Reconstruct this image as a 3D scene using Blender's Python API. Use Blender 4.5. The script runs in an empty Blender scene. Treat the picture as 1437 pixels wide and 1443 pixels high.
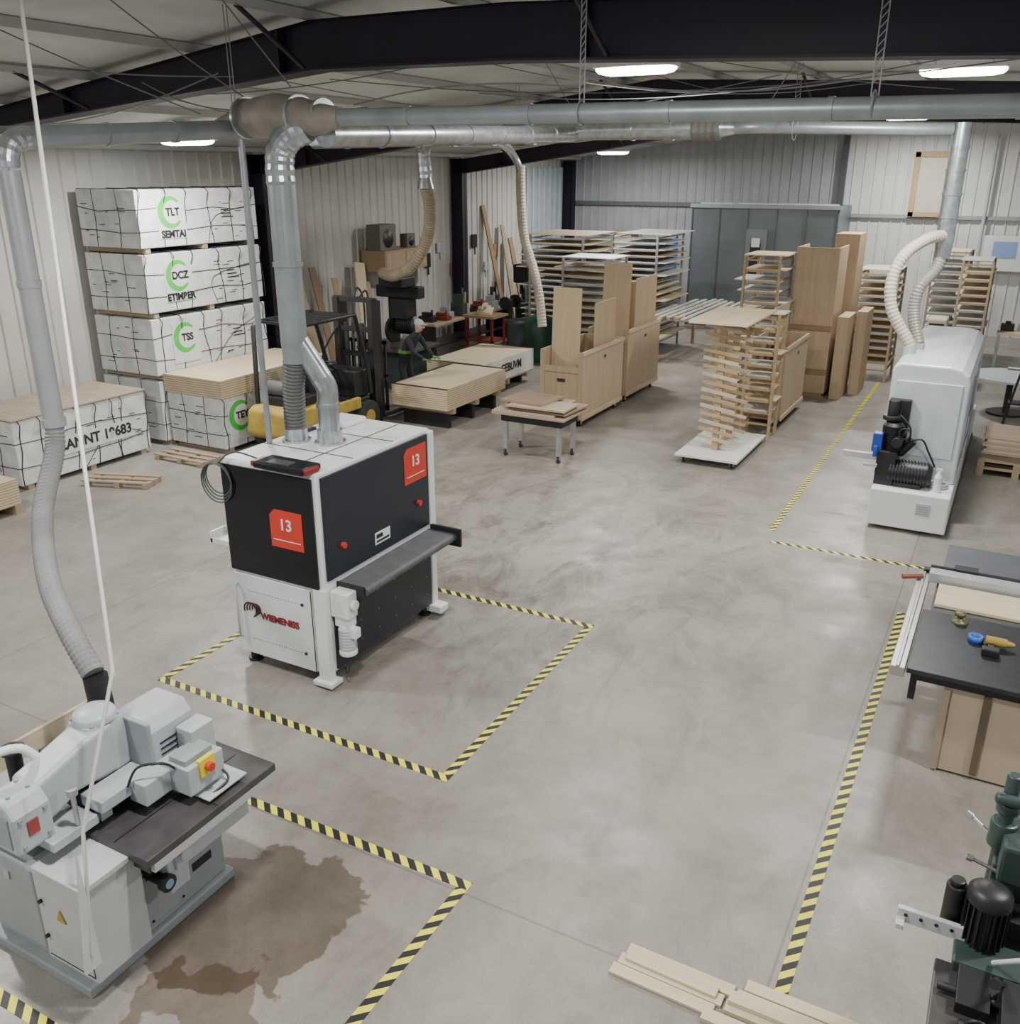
import bpy,math,random,bmesh
from mathutils import Vector,Matrix
random.seed(7)
C=bpy.context.scene.collection
R=math.radians
# ---------------------------------------------------------------- materials
MC={}
def newmat(name):
    m=bpy.data.materials.new(name);m.use_nodes=True
    nt=m.node_tree;b=nt.nodes['Principled BSDF'];return m,nt,b
def mat(name,c,rough=.55,metal=0.,n=.08,ns=4.,bump=0.,stretch=(1,1,1),spec=.5):
    if name in MC:return MC[name]
    m,nt,b=newmat(name);N=nt.nodes;Lk=nt.links
    b.inputs['Roughness'].default_value=rough;b.inputs['Metallic'].default_value=metal
    b.inputs['Specular IOR Level'].default_value=spec
    tc=N.new('ShaderNodeTexCoord');mp=N.new('ShaderNodeMapping');mp.inputs['Scale'].default_value=stretch
    no=N.new('ShaderNodeTexNoise');no.inputs['Scale'].default_value=ns;no.inputs['Detail'].default_value=5
    Lk.new(tc.outputs['Object'],mp.inputs['Vector']);Lk.new(mp.outputs['Vector'],no.inputs['Vector'])
    cr=N.new('ShaderNodeValToRGB');cr.color_ramp.elements[0].position=.3;cr.color_ramp.elements[1].position=.7
    cr.color_ramp.elements[0].color=[max(0,x*(1-n)) for x in c]+[1]
    cr.color_ramp.elements[1].color=[min(1,x*(1+n)) for x in c]+[1]
    Lk.new(no.outputs['Fac'],cr.inputs['Fac']);Lk.new(cr.outputs['Color'],b.inputs['Base Color'])
    if bump:
        bp=N.new('ShaderNodeBump');bp.inputs['Strength'].default_value=bump;bp.inputs['Distance'].default_value=.02
        Lk.new(no.outputs['Fac'],bp.inputs['Height']);Lk.new(bp.outputs['Normal'],b.inputs['Normal'])
    MC[name]=m;return m
def emis(name,c,s):
    m,nt,b=newmat(name);b.inputs['Emission Color'].default_value=(*c,1);b.inputs['Emission Strength'].default_value=s
    b.inputs['Base Color'].default_value=(*c,1);return m
def wood(name,c,axis='y',n=.10):
    s={'x':(.6,9,9),'y':(9,.6,9),'z':(9,9,.6)}[axis]
    return mat(name,c,.6,0,n,1.6,.04,s,.3)
def layered(name,c1,c2,k):
    if name in MC:return MC[name]
    m,nt,b=newmat(name);N=nt.nodes;Lk=nt.links
    tc=N.new('ShaderNodeTexCoord');sp=N.new('ShaderNodeSeparateXYZ');Lk.new(tc.outputs['Object'],sp.inputs[0])
    mu=N.new('ShaderNodeMath');mu.operation='MULTIPLY';mu.inputs[1].default_value=k;Lk.new(sp.outputs['Z'],mu.inputs[0])
    fr=N.new('ShaderNodeMath');fr.operation='FRACT';Lk.new(mu.outputs[0],fr.inputs[0])
    gt=N.new('ShaderNodeMath');gt.operation='GREATER_THAN';gt.inputs[1].default_value=.72;Lk.new(fr.outputs[0],gt.inputs[0])
    g=N.new('ShaderNodeNewGeometry');s2=N.new('ShaderNodeSeparateXYZ');Lk.new(g.outputs['True Normal'],s2.inputs[0])
    ab=N.new('ShaderNodeMath');ab.operation='ABSOLUTE';Lk.new(s2.outputs['Z'],ab.inputs[0])
    lt=N.new('ShaderNodeMath');lt.operation='LESS_THAN';lt.inputs[1].default_value=.5;Lk.new(ab.outputs[0],lt.inputs[0])
    m2=N.new('ShaderNodeMath');m2.operation='MULTIPLY';Lk.new(gt.outputs[0],m2.inputs[0]);Lk.new(lt.outputs[0],m2.inputs[1])
    mx=N.new('ShaderNodeMix');mx.data_type='RGBA';Lk.new(m2.outputs[0],mx.inputs['Factor'])
    mx.inputs['A'].default_value=(*c1,1);mx.inputs['B'].default_value=(*c2,1)
    no=N.new('ShaderNodeTexNoise');no.inputs['Scale'].default_value=3;Lk.new(tc.outputs['Object'],no.inputs['Vector'])
    cr=N.new('ShaderNodeValToRGB');cr.color_ramp.elements[0].color=(.82,.8,.78,1);Lk.new(no.outputs['Fac'],cr.inputs['Fac'])
    m3=N.new('ShaderNodeMix');m3.data_type='RGBA';m3.blend_type='MULTIPLY';m3.inputs['Factor'].default_value=.8
    Lk.new(mx.outputs['Result'],m3.inputs['A']);Lk.new(cr.outputs['Color'],m3.inputs['B'])
    Lk.new(m3.outputs['Result'],b.inputs['Base Color']);b.inputs['Roughness'].default_value=.65
    MC[name]=m;return m
def tape_mat():
    m,nt,b=newmat('hazard_tape');N=nt.nodes;Lk=nt.links
    tc=N.new('ShaderNodeTexCoord');sp=N.new('ShaderNodeSeparateXYZ');Lk.new(tc.outputs['Object'],sp.inputs[0])
    a=N.new('ShaderNodeMath');a.operation='ADD';Lk.new(sp.outputs['X'],a.inputs[0]);Lk.new(sp.outputs['Y'],a.inputs[1])
    mu=N.new('ShaderNodeMath');mu.operation='MULTIPLY';mu.inputs[1].default_value=1/.13;Lk.new(a.outputs[0],mu.inputs[0])
    fr=N.new('ShaderNodeMath');fr.operation='FRACT';Lk.new(mu.outputs[0],fr.inputs[0])
    gt=N.new('ShaderNodeMath');gt.operation='GREATER_THAN';gt.inputs[1].default_value=.5;Lk.new(fr.outputs[0],gt.inputs[0])
    no=N.new('ShaderNodeTexNoise');no.inputs['Scale'].default_value=25;Lk.new(tc.outputs['Object'],no.inputs['Vector'])
    mx=N.new('ShaderNodeMix');mx.data_type='RGBA';Lk.new(gt.outputs[0],mx.inputs['Factor'])
    mx.inputs['A'].default_value=(.92,.82,.05,1);mx.inputs['B'].default_value=(.015,.015,.015,1)
    m2=N.new('ShaderNodeMix');m2.data_type='RGBA';m2.blend_type='MULTIPLY';m2.inputs['Factor'].default_value=.2
    Lk.new(mx.outputs['Result'],m2.inputs['A']);Lk.new(no.outputs['Fac'],m2.inputs['B'])
    Lk.new(m2.outputs['Result'],b.inputs['Base Color']);b.inputs['Roughness'].default_value=.5;return m
def floor_mat():
    m,nt,b=newmat('concrete_floor');N=nt.nodes;Lk=nt.links
    tc=N.new('ShaderNodeTexCoord')
    def noise(s,d=8,dist=0.,rough=.6,st=None):
        n=N.new('ShaderNodeTexNoise');n.inputs['Scale'].default_value=s;n.inputs['Detail'].default_value=d
        n.inputs['Distortion'].default_value=dist;n.inputs['Roughness'].default_value=rough
        if st:
            mp=N.new('ShaderNodeMapping');mp.inputs['Scale'].default_value=st;mp.inputs['Rotation'].default_value=(0,0,.5);Lk.new(tc.outputs['Object'],mp.inputs['Vector']);Lk.new(mp.outputs['Vector'],n.inputs['Vector'])
        else:Lk.new(tc.outputs['Object'],n.inputs['Vector'])
        return n.outputs['Fac']
    def ramp(f,p0,c0,p1,c1):
        r=N.new('ShaderNodeValToRGB');r.color_ramp.elements[0].position=p0;r.color_ramp.elements[1].position=p1
        r.color_ramp.elements[0].color=(*c0,1);r.color_ramp.elements[1].color=(*c1,1);Lk.new(f,r.inputs['Fac']);return r.outputs['Color']
    def mul(a,bb,f=1.):
        x=N.new('ShaderNodeMix');x.data_type='RGBA';x.blend_type='MULTIPLY';x.inputs['Factor'].default_value=f
        Lk.new(a,x.inputs['A']);Lk.new(bb,x.inputs['B']);return x.outputs['Result']
    base=ramp(noise(.35,10,.4),.33,(.265,.242,.208),.68,(.355,.332,.295))
    w=(1,1,1)
    # scuffed, darker traffic area in the middle of the hall
    nd=N.new('ShaderNodeVectorMath');nd.operation='DISTANCE';Lk.new(tc.outputs['Object'],nd.inputs[0]);nd.inputs[1].default_value=(-5.2,9.6,0)
    sc=N.new('ShaderNodeMapRange');sc.inputs['From Min'].default_value=1.5;sc.inputs['From Max'].default_value=4.8;sc.inputs['To Min'].default_value=1.;sc.inputs['To Max'].default_value=.32;Lk.new(nd.outputs['Value'],sc.inputs['Value'])
    dk=ramp(noise(1.7,14,1.0,.75,(1,.5,1)),.38,(.52,.52,.51),.54,w)
    x=N.new('ShaderNodeMix');x.data_type='RGBA';x.blend_type='MULTIPLY';Lk.new(sc.outputs[0],x.inputs['Factor']);Lk.new(base,x.inputs['A']);Lk.new(dk,x.inputs['B']);base=x.outputs['Result']
    base=mul(base,ramp(noise(.9,12,.5,.7),.36,(.80,.79,.78),.56,w))
    base=mul(base,ramp(noise(8,8,.3,.75),.32,(.84,.83,.82),.56,w),.8)
    base=mul(base,ramp(noise(80,4),.3,(.8,.8,.8),.6,w),.7)
    nz=N.new('ShaderNodeTexNoise');nz.inputs['Scale'].default_value=2.2;nz.inputs['Detail'].default_value=6;Lk.new(tc.outputs['Object'],nz.inputs['Vector'])
    va=N.new('ShaderNodeVectorMath');va.operation='SCALE';va.inputs['Scale'].default_value=.9;Lk.new(nz.outputs['Color'],va.inputs[0])
    vb=N.new('ShaderNodeVectorMath');vb.operation='ADD';Lk.new(tc.outputs['Object'],vb.inputs[0]);Lk.new(va.outputs[0],vb.inputs[1])
    def blob(cx,cy,r0,r1,dark):
        d=N.new('ShaderNodeVectorMath');d.operation='DISTANCE';Lk.new(vb.outputs[0],d.inputs[0]);d.inputs[1].default_value=(cx+.45,cy+.45,.45)
        return ramp(d.outputs['Value'],r0,dark,r1,w)
    base=mul(base,blob(-3.62,3.3,.60,.615,(.50,.44,.39)))
    base=mul(base,blob(-3.45,2.65,.3,.315,(.6,.52,.46)))
    base=mul(base,blob(-2.85,2.75,.07,.08,(.55,.5,.46)))
    sp=N.new('ShaderNodeSeparateXYZ');Lk.new(tc.outputs['Object'],sp.inputs[0])
    for ax,val in (('Y',4.1),('Y',11.9),('X',-.62),('X',-8.2)):
        s=N.new('ShaderNodeMath');s.operation='SUBTRACT';s.inputs[1].default_value=val;Lk.new(sp.outputs[ax],s.inputs[0])
        a=N.new('ShaderNodeMath');a.operation='ABSOLUTE';Lk.new(s.outputs[0],a.inputs[0])
        base=mul(base,ramp(a.outputs[0],.006,(.72,.70,.67),.012,w))
    Lk.new(base,b.inputs['Base Color'])
    rr=N.new('ShaderNodeMapRange');rr.inputs['From Min'].default_value=.35;rr.inputs['From Max'].default_value=.65;rr.inputs['To Min'].default_value=.30;rr.inputs['To Max'].default_value=.50
    Lk.new(noise(1.6),rr.inputs['Value']);Lk.new(rr.outputs[0],b.inputs['Roughness'])
    bp=N.new('ShaderNodeBump');bp.inputs['Strength'].default_value=.10;bp.inputs['Distance'].default_value=.01
    Lk.new(noise(30),bp.inputs['Height']);Lk.new(bp.outputs['Normal'],b.inputs['Normal'])
    return m
WHITE=lambda:mat('machine_white',(.72,.74,.74),.4,0,.04)
LGREY=lambda:mat('machine_light_grey',(.42,.455,.47),.4,0,.06)
MGREY=lambda:mat('machine_grey',(.29,.32,.33),.45,0,.08)
BLACK=lambda:mat('black_plastic',(.015,.015,.017),.45,0,.2)
BLKG=lambda:mat('black_gloss',(.006,.007,.010),.12,0,.1)
NAVY=lambda:mat('navy_panel',(.012,.016,.026),.4,0,.1)
RUB=lambda:mat('rubber',(.03,.03,.03),.8,0,.2)
RED=lambda:mat('red_label',(.58,.04,.022),.5,0,.05)
STEEL=lambda:mat('steel',(.5,.5,.5),.35,.8,.1)
DSTEEL=lambda:mat('dark_cast_table',(.075,.07,.072),.4,.3,.25,6)
GALV=lambda:mat('galvanised_duct',(.48,.51,.53),.30,.85,.22,9)
DUCT=lambda:mat('grey_duct',(.30,.33,.345),.38,.45,.12,5)
TAN=lambda:mat('dusty_tan_fitting',(.30,.27,.23),.55,.3,.18,6)
FLEX=lambda:mat('grey_flex_hose',(.25,.25,.25),.6,0,.15)
CREAM=lambda:mat('cream_flex_hose',(.50,.46,.38),.6,0,.12)
BROWNH=lambda:mat('brown_flex_hose',(.30,.25,.18),.6,0,.15)
YEL=lambda:mat('forklift_yellow',(.38,.27,.05),.55,0,.25)
PURP=lambda:mat('dark_purple_steel',(.018,.011,.026),.55,0,.2)
PLYX=lambda:wood('plywood_pale',(.56,.45,.30),'y')
PLYZ=lambda:wood('plywood_upright',(.44,.33,.21),'z',.07)
PLYC=lambda:wood('plywood_cart',(.43,.34,.23),'z',.08)
PLYD=lambda:wood('plywood_brown',(.28,.185,.11),'x')
LUM=lambda:wood('lumber_pale',(.62,.54,.37),'x')
LUMY=lambda:wood('lumber_grain',(.50,.41,.28),'y')
LUMB=lambda:wood('lumber_brown',(.40,.29,.17),'x')
PALW=lambda:wood('pallet_wood',(.36,.28,.19),'x')
WPNT=lambda:mat('white_painted_board',(.62,.62,.59),.6,0,.08)
INK=lambda:mat('black_ink',(.02,.02,.02),.6,0,.1)
GREEN=lambda:mat('green_ink',(.06,.50,.06),.5,0,.05)
DG=lambda:mat('dark_green_cast',(.035,.06,.055),.45)
# ---------------------------------------------------------------- builder
class B:
    def __init__(s,off=(0,0,0)):
        s.v=[];s.f=[];s.m=[];s.s=[];s.o=Vector(off)
    def add(s,vs,fs,mi=0,sm=False):
        k=len(s.v);s.v+= [tuple(Vector(a)-s.o) for a in vs]
        for f in fs:s.f.append([i+k for i in f]);s.m.append(mi);s.s.append(sm)
        return s
    def box(s,x0,x1,y0,y1,z0,z1,mi=0,rz=0.,ry=0.,rx=0.):
        c=Vector(((x0+x1)/2,(y0+y1)/2,(z0+z1)/2));h=Vector(((x1-x0)/2,(y1-y0)/2,(z1-z0)/2))
        M=Matrix.Rotation(rz,3,'Z')@Matrix.Rotation(ry,3,'Y')@Matrix.Rotation(rx,3,'X')
        vs=[c+M@Vector((i*h.x,j*h.y,k*h.z)) for k in(-1,1) for j in(-1,1) for i in(-1,1)]
        return s.add(vs,[(0,2,3,1),(4,5,7,6),(0,1,5,4),(2,6,7,3),(0,4,6,2),(1,3,7,5)],mi)
    def cyl(s,p0,p1,r0,r1=None,n=20,mi=0,caps=True):
        p0=Vector(p0);p1=Vector(p1);r1=r0 if r1 is None else r1
        d=(p1-p0).normalized();a=d.orthogonal().normalized();b=d.cross(a)
        vs=[];
        for p,r in((p0,r0),(p1,r1)):
            for i in range(n):
                t=2*math.pi*i/n;vs.append(p+a*math.cos(t)*r+b*math.sin(t)*r)
        s.add(vs,[(i,(i+1)%n,n+(i+1)%n,n+i) for i in range(n)],mi,True)
        if caps:
            s.add(vs[:n],[tuple(range(n))[::-1]],mi);s.add(vs[n:],[tuple(range(n))],mi)
        return s
    def tube(s,pts,r,n=12,mi=0,smooth=0,rib=0.,ribn=0):
        P=[Vector(p) for p in pts]
        if smooth:
            Q=[]
            for i in range(len(P)-1):
                a=P[max(i-1,0)];b=P[i];c=P[i+1];d=P[min(i+2,len(P)-1)]
                for k in range(smooth):
                    t=k/smooth
                    Q.append(.5*((2*b)+(c-a)*t+(2*a-5*b+4*c-d)*t*t+(3*b-a-3*c+d)*t**3))
            Q.append(P[-1]);P=Q
        if ribn:
            L=[0]
            for i in range(1,len(P)):L.append(L[-1]+(P[i]-P[i-1]).length)
            Q=[];j=0;tot=ribn*2
            for k in range(tot+1):
                q=L[-1]*k/tot
                while j<len(P)-2 and L[j+1]<q:j+=1
                t=(q-L[j])/max(1e-9,L[j+1]-L[j]);Q.append(P[j].lerp(P[j+1],t))
            P=Q
        d=(P[1]-P[0]).normalized();a=d.orthogonal().normalized();vs=[]
        for i,p in enumerate(P):
            dd=(P[min(i+1,len(P)-1)]-P[max(i-1,0)]).normalized()
            a=(a-dd*a.dot(dd)).normalized();b=dd.cross(a)
            rr=r+(rib if i%2 else 0)
            for k in range(n):
                t=2*math.pi*k/n;vs.append(p+a*math.cos(t)*rr+b*math.sin(t)*rr)
        fs=[(i*n+k,i*n+(k+1)%n,(i+1)*n+(k+1)%n,(i+1)*n+k) for i in range(len(P)-1) for k in range(n)]
        s.add(vs,fs,mi,not rib);s.add(vs[:n],[tuple(range(n))[::-1]],mi);s.add(vs[-n:],[tuple(range(n))],mi);return s
    def lathe(s,c,prof,n=24,mi=0,ax='Z'):
        vs=[]
        for r,z in prof:
            for i in range(n):
                t=2*math.pi*i/n;x,y=r*math.cos(t),r*math.sin(t)
                p={'Z':(x,y,z),'X':(z,x,y),'Y':(y,z,x)}[ax];vs.append(Vector(c)+Vector(p))
        k=len(prof)
        s.add(vs,[(j*n+i,j*n+(i+1)%n,(j+1)*n+(i+1)%n,(j+1)*n+i) for j in range(k-1) for i in range(n)],mi,True)
        s.add(vs[:n],[tuple(range(n))[::-1]],mi);s.add(vs[-n:],[tuple(range(n))],mi);return s
    def prism(s,poly,ax,a,b,mi=0,sm=False):
        def P(u,v,w):return {'X':(w,u,v),'Y':(u,w,v),'Z':(u,v,w)}[ax]
        n=len(poly);vs=[P(u,v,a) for u,v in poly]+[P(u,v,b) for u,v in poly]
        s.add(vs,[tuple(range(n))[::-1],tuple(range(n,2*n))]+[(i,(i+1)%n,n+(i+1)%n,n+i) for i in range(n)],mi,sm);return s
    def loft(s,secs,ax='Y',n=24,e=3.,mi=0):
        vs=[]
        for p,cu,cv,hu,hv in secs:
            for i in range(n):
                t=2*math.pi*i/n;c,q=math.cos(t),math.sin(t)
                u=cu+hu*math.copysign(abs(c)**(2/e),c);v=cv+hv*math.copysign(abs(q)**(2/e),q)
                vs.append({'Y':(u,p,v),'X':(p,u,v),'Z':(u,v,p)}[ax])
        k=len(secs)
        s.add(vs,[(j*n+i,j*n+(i+1)%n,(j+1)*n+(i+1)%n,(j+1)*n+i) for j in range(k-1) for i in range(n)],mi,True)
        s.add(vs[:n],[tuple(range(n))],mi);s.add(vs[-n:],[tuple(range(n))],mi);return s
    def torus(s,c,Rr,r,ax='Z',n=28,a0=0,a1=360,mi=0):
        pts=[]
        for i in range(n+1):
            t=R(a0+(a1-a0)*i/n);x,y=Rr*math.cos(t),Rr*math.sin(t)
            pts.append(Vector(c)+Vector({'Z':(x,y,0),'X':(0,x,y),'Y':(x,0,y)}[ax]))
        return s.tube(pts,r,8,mi)
def mk(name,b,mats,parent=None,loc=(0,0,0),bevel=0.,seg=2,rz=0.):
    me=bpy.data.meshes.new(name);me.from_pydata(b.v,[],b.f)
    if not isinstance(mats,(list,tuple)):mats=[mats]
    for m in mats:me.materials.append(m)
    for i,p in enumerate(me.polygons):p.material_index=b.m[i];p.use_smooth=b.s[i]
    me.update()
    bm=bmesh.new();bm.from_mesh(me)
    if bevel:bmesh.ops.remove_doubles(bm,verts=bm.verts,dist=1e-5)
    bmesh.ops.recalc_face_normals(bm,faces=bm.faces);bm.to_mesh(me);bm.free()
    o=bpy.data.objects.new(name,me);C.objects.link(o);o.location=loc;o.rotation_euler=(0,0,rz)
    if parent:o.parent=parent
    if bevel:
        md=o.modifiers.new('bevel','BEVEL');md.width=bevel;md.segments=seg;md.limit_method='ANGLE';md.angle_limit=R(40)
    return o
def thing(name,label,cat,loc,rz=0,group=None):
    e=bpy.data.objects.new(name,None);C.objects.link(e);e.location=loc;e.rotation_euler=(0,0,rz);e.empty_display_size=.2
    e['label']=label;e['category']=cat
    if group:e['group']=group
    return e
def solo(name,label,cat,b,mats,loc=(0,0,0),bevel=0.,group=None,rz=0.,seg=2):
    o=mk(name,b,mats,None,loc,bevel,seg,rz);o['label']=label;o['category']=cat
    if group:o['group']=group
    return o
def struct(name,b,mats):
    o=mk(name,b,mats);o['kind']='structure';return o
def text(parent,name,s,size,loc,face,m,bold=0.):
    cu=bpy.data.curves.new(name,'FONT');cu.body=s;cu.size=size;cu.extrude=.002;cu.align_x='CENTER';cu.align_y='CENTER';cu.offset=bold
    t=bpy.data.objects.new('tmp_text',cu);C.objects.link(t);bpy.context.view_layer.update()
    me=bpy.data.meshes.new_from_object(t);bpy.data.objects.remove(t)
    me.materials.clear();me.materials.append(m)
    o=bpy.data.objects.new(name,me);C.objects.link(o);o.location=loc
    o.rotation_euler={'-Y':(R(90),0,0),'+X':(R(90),0,R(90)),'+Z':(0,0,0)}[face]
    if parent:o.parent=parent
    return o
# ---------------------------------------------------------------- camera, world, lights
cam=bpy.data.cameras.new('camera');co=bpy.data.objects.new('camera',cam);C.objects.link(co)
co.location=(0,0,4.5);co.rotation_euler=(R(69.6),0,R(28.5));cam.sensor_width=36;cam.sensor_fit='HORIZONTAL';cam.lens=36*1294/1437;cam.clip_end=200
bpy.context.scene.camera=co
w=bpy.data.worlds.new('world');bpy.context.scene.world=w;w.use_nodes=True
w.node_tree.nodes['Background'].inputs[0].default_value=(.88,.93,1,1);w.node_tree.nodes['Background'].inputs[1].default_value=.5
def area(x,y,z,sx,sy,p,col=(1,.985,.95)):
    l=bpy.data.lights.new('lamp','AREA');l.shape='RECTANGLE';l.size=sx;l.size_y=sy;l.energy=p;l.color=col
    o=bpy.data.objects.new('lamp_light',l);C.objects.link(o);o.location=(x,y,z);return o
led=emis('led_panel',(1,.98,.94),16)
def fixture(x,y,z,p=260):
    t=thing('high_bay_light','white LED high bay light hung from the roof','light',(x,y,z))
    mk('housing',B().box(-.46,.46,-.18,.18,.0,.05),WHITE(),t,bevel=.01)
    mk('light_panel',B().loft([(-.07,0,0,.34,.08),(-.05,0,0,.43,.15),(-.02,0,0,.46,.18),(0,0,0,.46,.18)],'Z',24,4),led,t)
    mk('hanger',B().cyl((-.3,0,.05),(-.3,0,.14),.006,n=6).cyl((.3,0,.05),(.3,0,.14),.006,n=6),STEEL(),t)
    area(x,y,z-.08,.66,.16,p)
for x,y,z in((-4.2,10.7,5.58),(-.98,12.62,5.58),(-11.3,10.7,4.92),(-8,20,5.4),(-2.5,21,5.5),(-11,26.5,5.0),(-3,27.5,5.5),(-9.3,4,5.2),(-2.6,3.2,5.6),(2.8,6,5.4),(-5.5,-1.5,5.6)):  # first three are seen lamps; the others are added to light the hall
    fixture(x,y,z)
# ---------------------------------------------------------------- structure
struct('floor',B().box(-14.4,9,-4,30.6,-.2,0),floor_mat())
def ribwall(x0,x1,t=.03,pitch=.3):
    n=int((x1-x0)/pitch);poly=[(x0,0)]
    for i in range(n):
        a=x0+i*pitch;poly+=[(a+pitch*.7,0),(a+pitch*.77,-t),(a+pitch*.9,-t),(a+pitch*.97,0)]
    poly.append((x1,0));return poly
wl=mat('cream_metal_siding',(.50,.49,.455),.5,0,.08,1.5)
wb=mat('grey_metal_siding',(.37,.39,.395),.5,0,.08,1.5)
ww=mat('white_metal_siding',(.62,.63,.61),.5,0,.05,1.5)
lw=B();P=ribwall(-4,30.2)
vs=[(-14.2-q,p,0) for p,q in P]+[(-14.2-q,p,4.95) for p,q in P];k=len(P)
lw.add(vs,[(i,i+1,k+i+1,k+i) for i in range(k-1)]);struct('wall_left',lw,wl)
def bw(name,x0,x1,m,y=30.2):
    P=ribwall(x0,x1);k=len(P);b=B()
    b.add([(p,y+q,0) for p,q in P]+[(p,y+q,5.95) for p,q in P],[(i,i+1,k+i+1,k+i) for i in range(k-1)]);struct(name,b,m)
bw('wall_back',-14.4,-5.1,wb);bw('wall_rear',-5.1,9,ww,30.1)
struct('trim_1',B().box(-14.2,-5.1,30.05,30.12,3.42,3.54),mat('girt_grey',(.12,.13,.14),.5))
struct('trim_2',B().box(-5.1,9,29.95,30.04,3.2,3.3),MGREY())
struct('trim_3',B().box(-5.2,-5.05,29.95,30.15,0,5.6),mat('dark_trim',(.08,.08,.09),.5))
def roofz(x):return 4.85+.1264*(x+14.2) if x<-5.5 else 5.95-.045*(x+5.5)
cm=mat('white_roof_insulation',(.56,.57,.55),.8,0,.16,1.3,.9,(1,.5,1))
b=B()
for a,c in((-14.4,-5.5),(-5.5,9)):
    b.add([(a,-4,roofz(a)),(c,-4,roofz(c)),(c,30.6,roofz(c)),(a,30.6,roofz(a))],[(0,1,2,3)])
struct('ceiling',b,cm)
for i in range(15):
    x=-13.6+i*1.5;z=roofz(x)
    solo('roof_purlin','pale steel roof purlin under the insulation','beam',B().box(x-.02,x+.02,-4,30,z-.09,z-.01),mat('purlin',(.44,.44,.42),.6),group='roof purlins')
def rafter(y,pts):
    b=B();poly=[(x,z) for x,z in pts]+[(x,roofz(x)-.12) for x,_ in pts[::-1]]
    b.prism(poly,'Y',y-.012,y+.012)
    for (x0,z0),(x1,z1) in zip(pts,pts[1:]):
        b.add([(x0,y-.13,z0),(x1,y-.13,z1),(x1,y+.13,z1),(x0,y+.13,z0),(x0,y-.13,z0-.02),(x1,y-.13,z1-.02),(x1,y+.13,z1-.02),(x0,y+.13,z0-.02)],
          [(0,1,2,3),(4,5,6,7),(0,1,5,4),(3,2,6,7)])
        t0=roofz(x0)-.12;t1=roofz(x1)-.12
        b.add([(x0,y-.13,t0),(x1,y-.13,t1),(x1,y+.13,t1),(x0,y+.13,t0)],[(0,1,2,3)])
    zb_=lambda x:next((z0+(z1-z0)*(x-x0)/(x1-x0) for (x0,z0),(x1,z1) in zip(pts,pts[1:]) if x0<=x<=x1),5.4)
    for k in range(6):
        x=-12.6+k*3.1;b.box(x-.006,x+.006,y-.12,y+.12,zb_(x),roofz(x)-.12)
    o=solo('roof_beam','dark purple tapered steel roof beam across the hall','beam',b,PURP(),group='roof beams')
    for k in range(9):
        x=-13.6+k*1.5;sg=-1 if k%2 else 1
        mk('flange_brace',B().cyl((x,y+sg*.12,zb_(x)+.01),(x,y+sg*.95,roofz(x)-.07),.022,n=6),PURP(),o)
rafter(7.4,[(-14.1,4.45),(-10.7,4.98),(-6,5.38),(-4,5.36),(0,5.20),(9,4.85)])
rafter(15,[(-14.1,4.4),(-10.7,4.85),(-5.5,5.5),(-4.4,5.5),(0,5.38),(9,5)])
rafter(22.7,[(-14.1,4.4),(-10.7,4.85),(-5.5,5.6),(0,5.4),(9,5)])
for y in(7.4,15,22.7,29.8):
    b=B().box(-14.1,-14.08,y-.13,y+.13,0,4.8).box(-13.75,-13.73,y-.13,y+.13,0,4.8).box(-14.1,-13.73,y-.012,y+.012,0,4.8)
    solo('steel_column','dark purple steel column standing against the siding','column',b,PURP(),group='wall columns')
b=B().box(-14.12,-14.06,26.9,29.6,.0,4.6,0)
for k in range(7):b.box(-14.08,-14.0,26.9+k*.4,26.98+k*.4,.05,4.6,1)
struct('door_1',b,[mat('blue_grey_door',(.33,.38,.42),.4),mat('door_rib',(.45,.5,.53),.4)])
# ---------------------------------------------------------------- tape
TM=tape_mat()
def tape(x0,y0,x1,y1,w=.078):
    L=math.hypot(x1-x0,y1-y0);a=math.atan2(y1-y0,x1-x0)
    solo('floor_marking_tape','black and yellow striped hazard tape stuck on the concrete','tape',B().box(0,L,-w/2,w/2,0,.003),TM,(x0,y0,0),group='hazard tape lines',rz=a)
tape(-6.52,5.09,-3.31,5.09);tape(-3.35,5.13,-3.39,7.96);tape(-3.35,8.0,-6.5,8.0);tape(-6.53,7.96,-6.5,5.13)
tape(-5.6,4.13,-2.57,4.17);tape(-2.61,4.13,-2.61,1.5);tape(-6,2.12,-4.0,2.12)
tape(-.54,4.3,-.54,9.9);tape(-2.29,11.28,-.45,11.3,.06);tape(-2.37,11.68,-2.45,22.2,.07)
# ---------------------------------------------------------------- wide belt sander
L=(-5.55,6.6,0);S=thing('wide_belt_sander','white and black industrial wide belt sander with red number labels','sanding machine',L)
mk('cabinet_body',B(L).box(-6.1,-5.0,5.74,7.5,.12,2.05).box(-6.1,-5.0,5.74,7.5,2.05,2.07),WHITE(),S,bevel=.02)
mk('corner_post',B(L).box(-5.12,-4.985,5.715,5.80,.03,.99),WHITE(),S,bevel=.01)
mk('corner_foot',B(L).box(-5.16,-4.94,5.67,5.84,.02,.07),WHITE(),S,bevel=.01)
mk('corner_post',B(L).box(-5.1,-4.975,7.44,7.54,.06,2.04).box(-5.1,-4.86,7.40,7.56,.05,.13),WHITE(),S,bevel=.012)
mk('viewing_window',B(L).box(-6.085,-5.045,5.712,5.74,.99,2.025),BLKG(),S,bevel=.006)
d=mk('lower_door',B(L).box(-6.07,-5.14,5.715,5.74,.13,.96),mat('door_white',(.66,.69,.70),.4),S,bevel=.006)
b=B(L)
for k in range(22):
    for z in(.30,.80):b.cyl((-5.90+k*.03,5.716,z),(-5.90+k*.03,5.711,z),.004,n=6)
mk('vent_holes',b,INK(),d)
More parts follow.
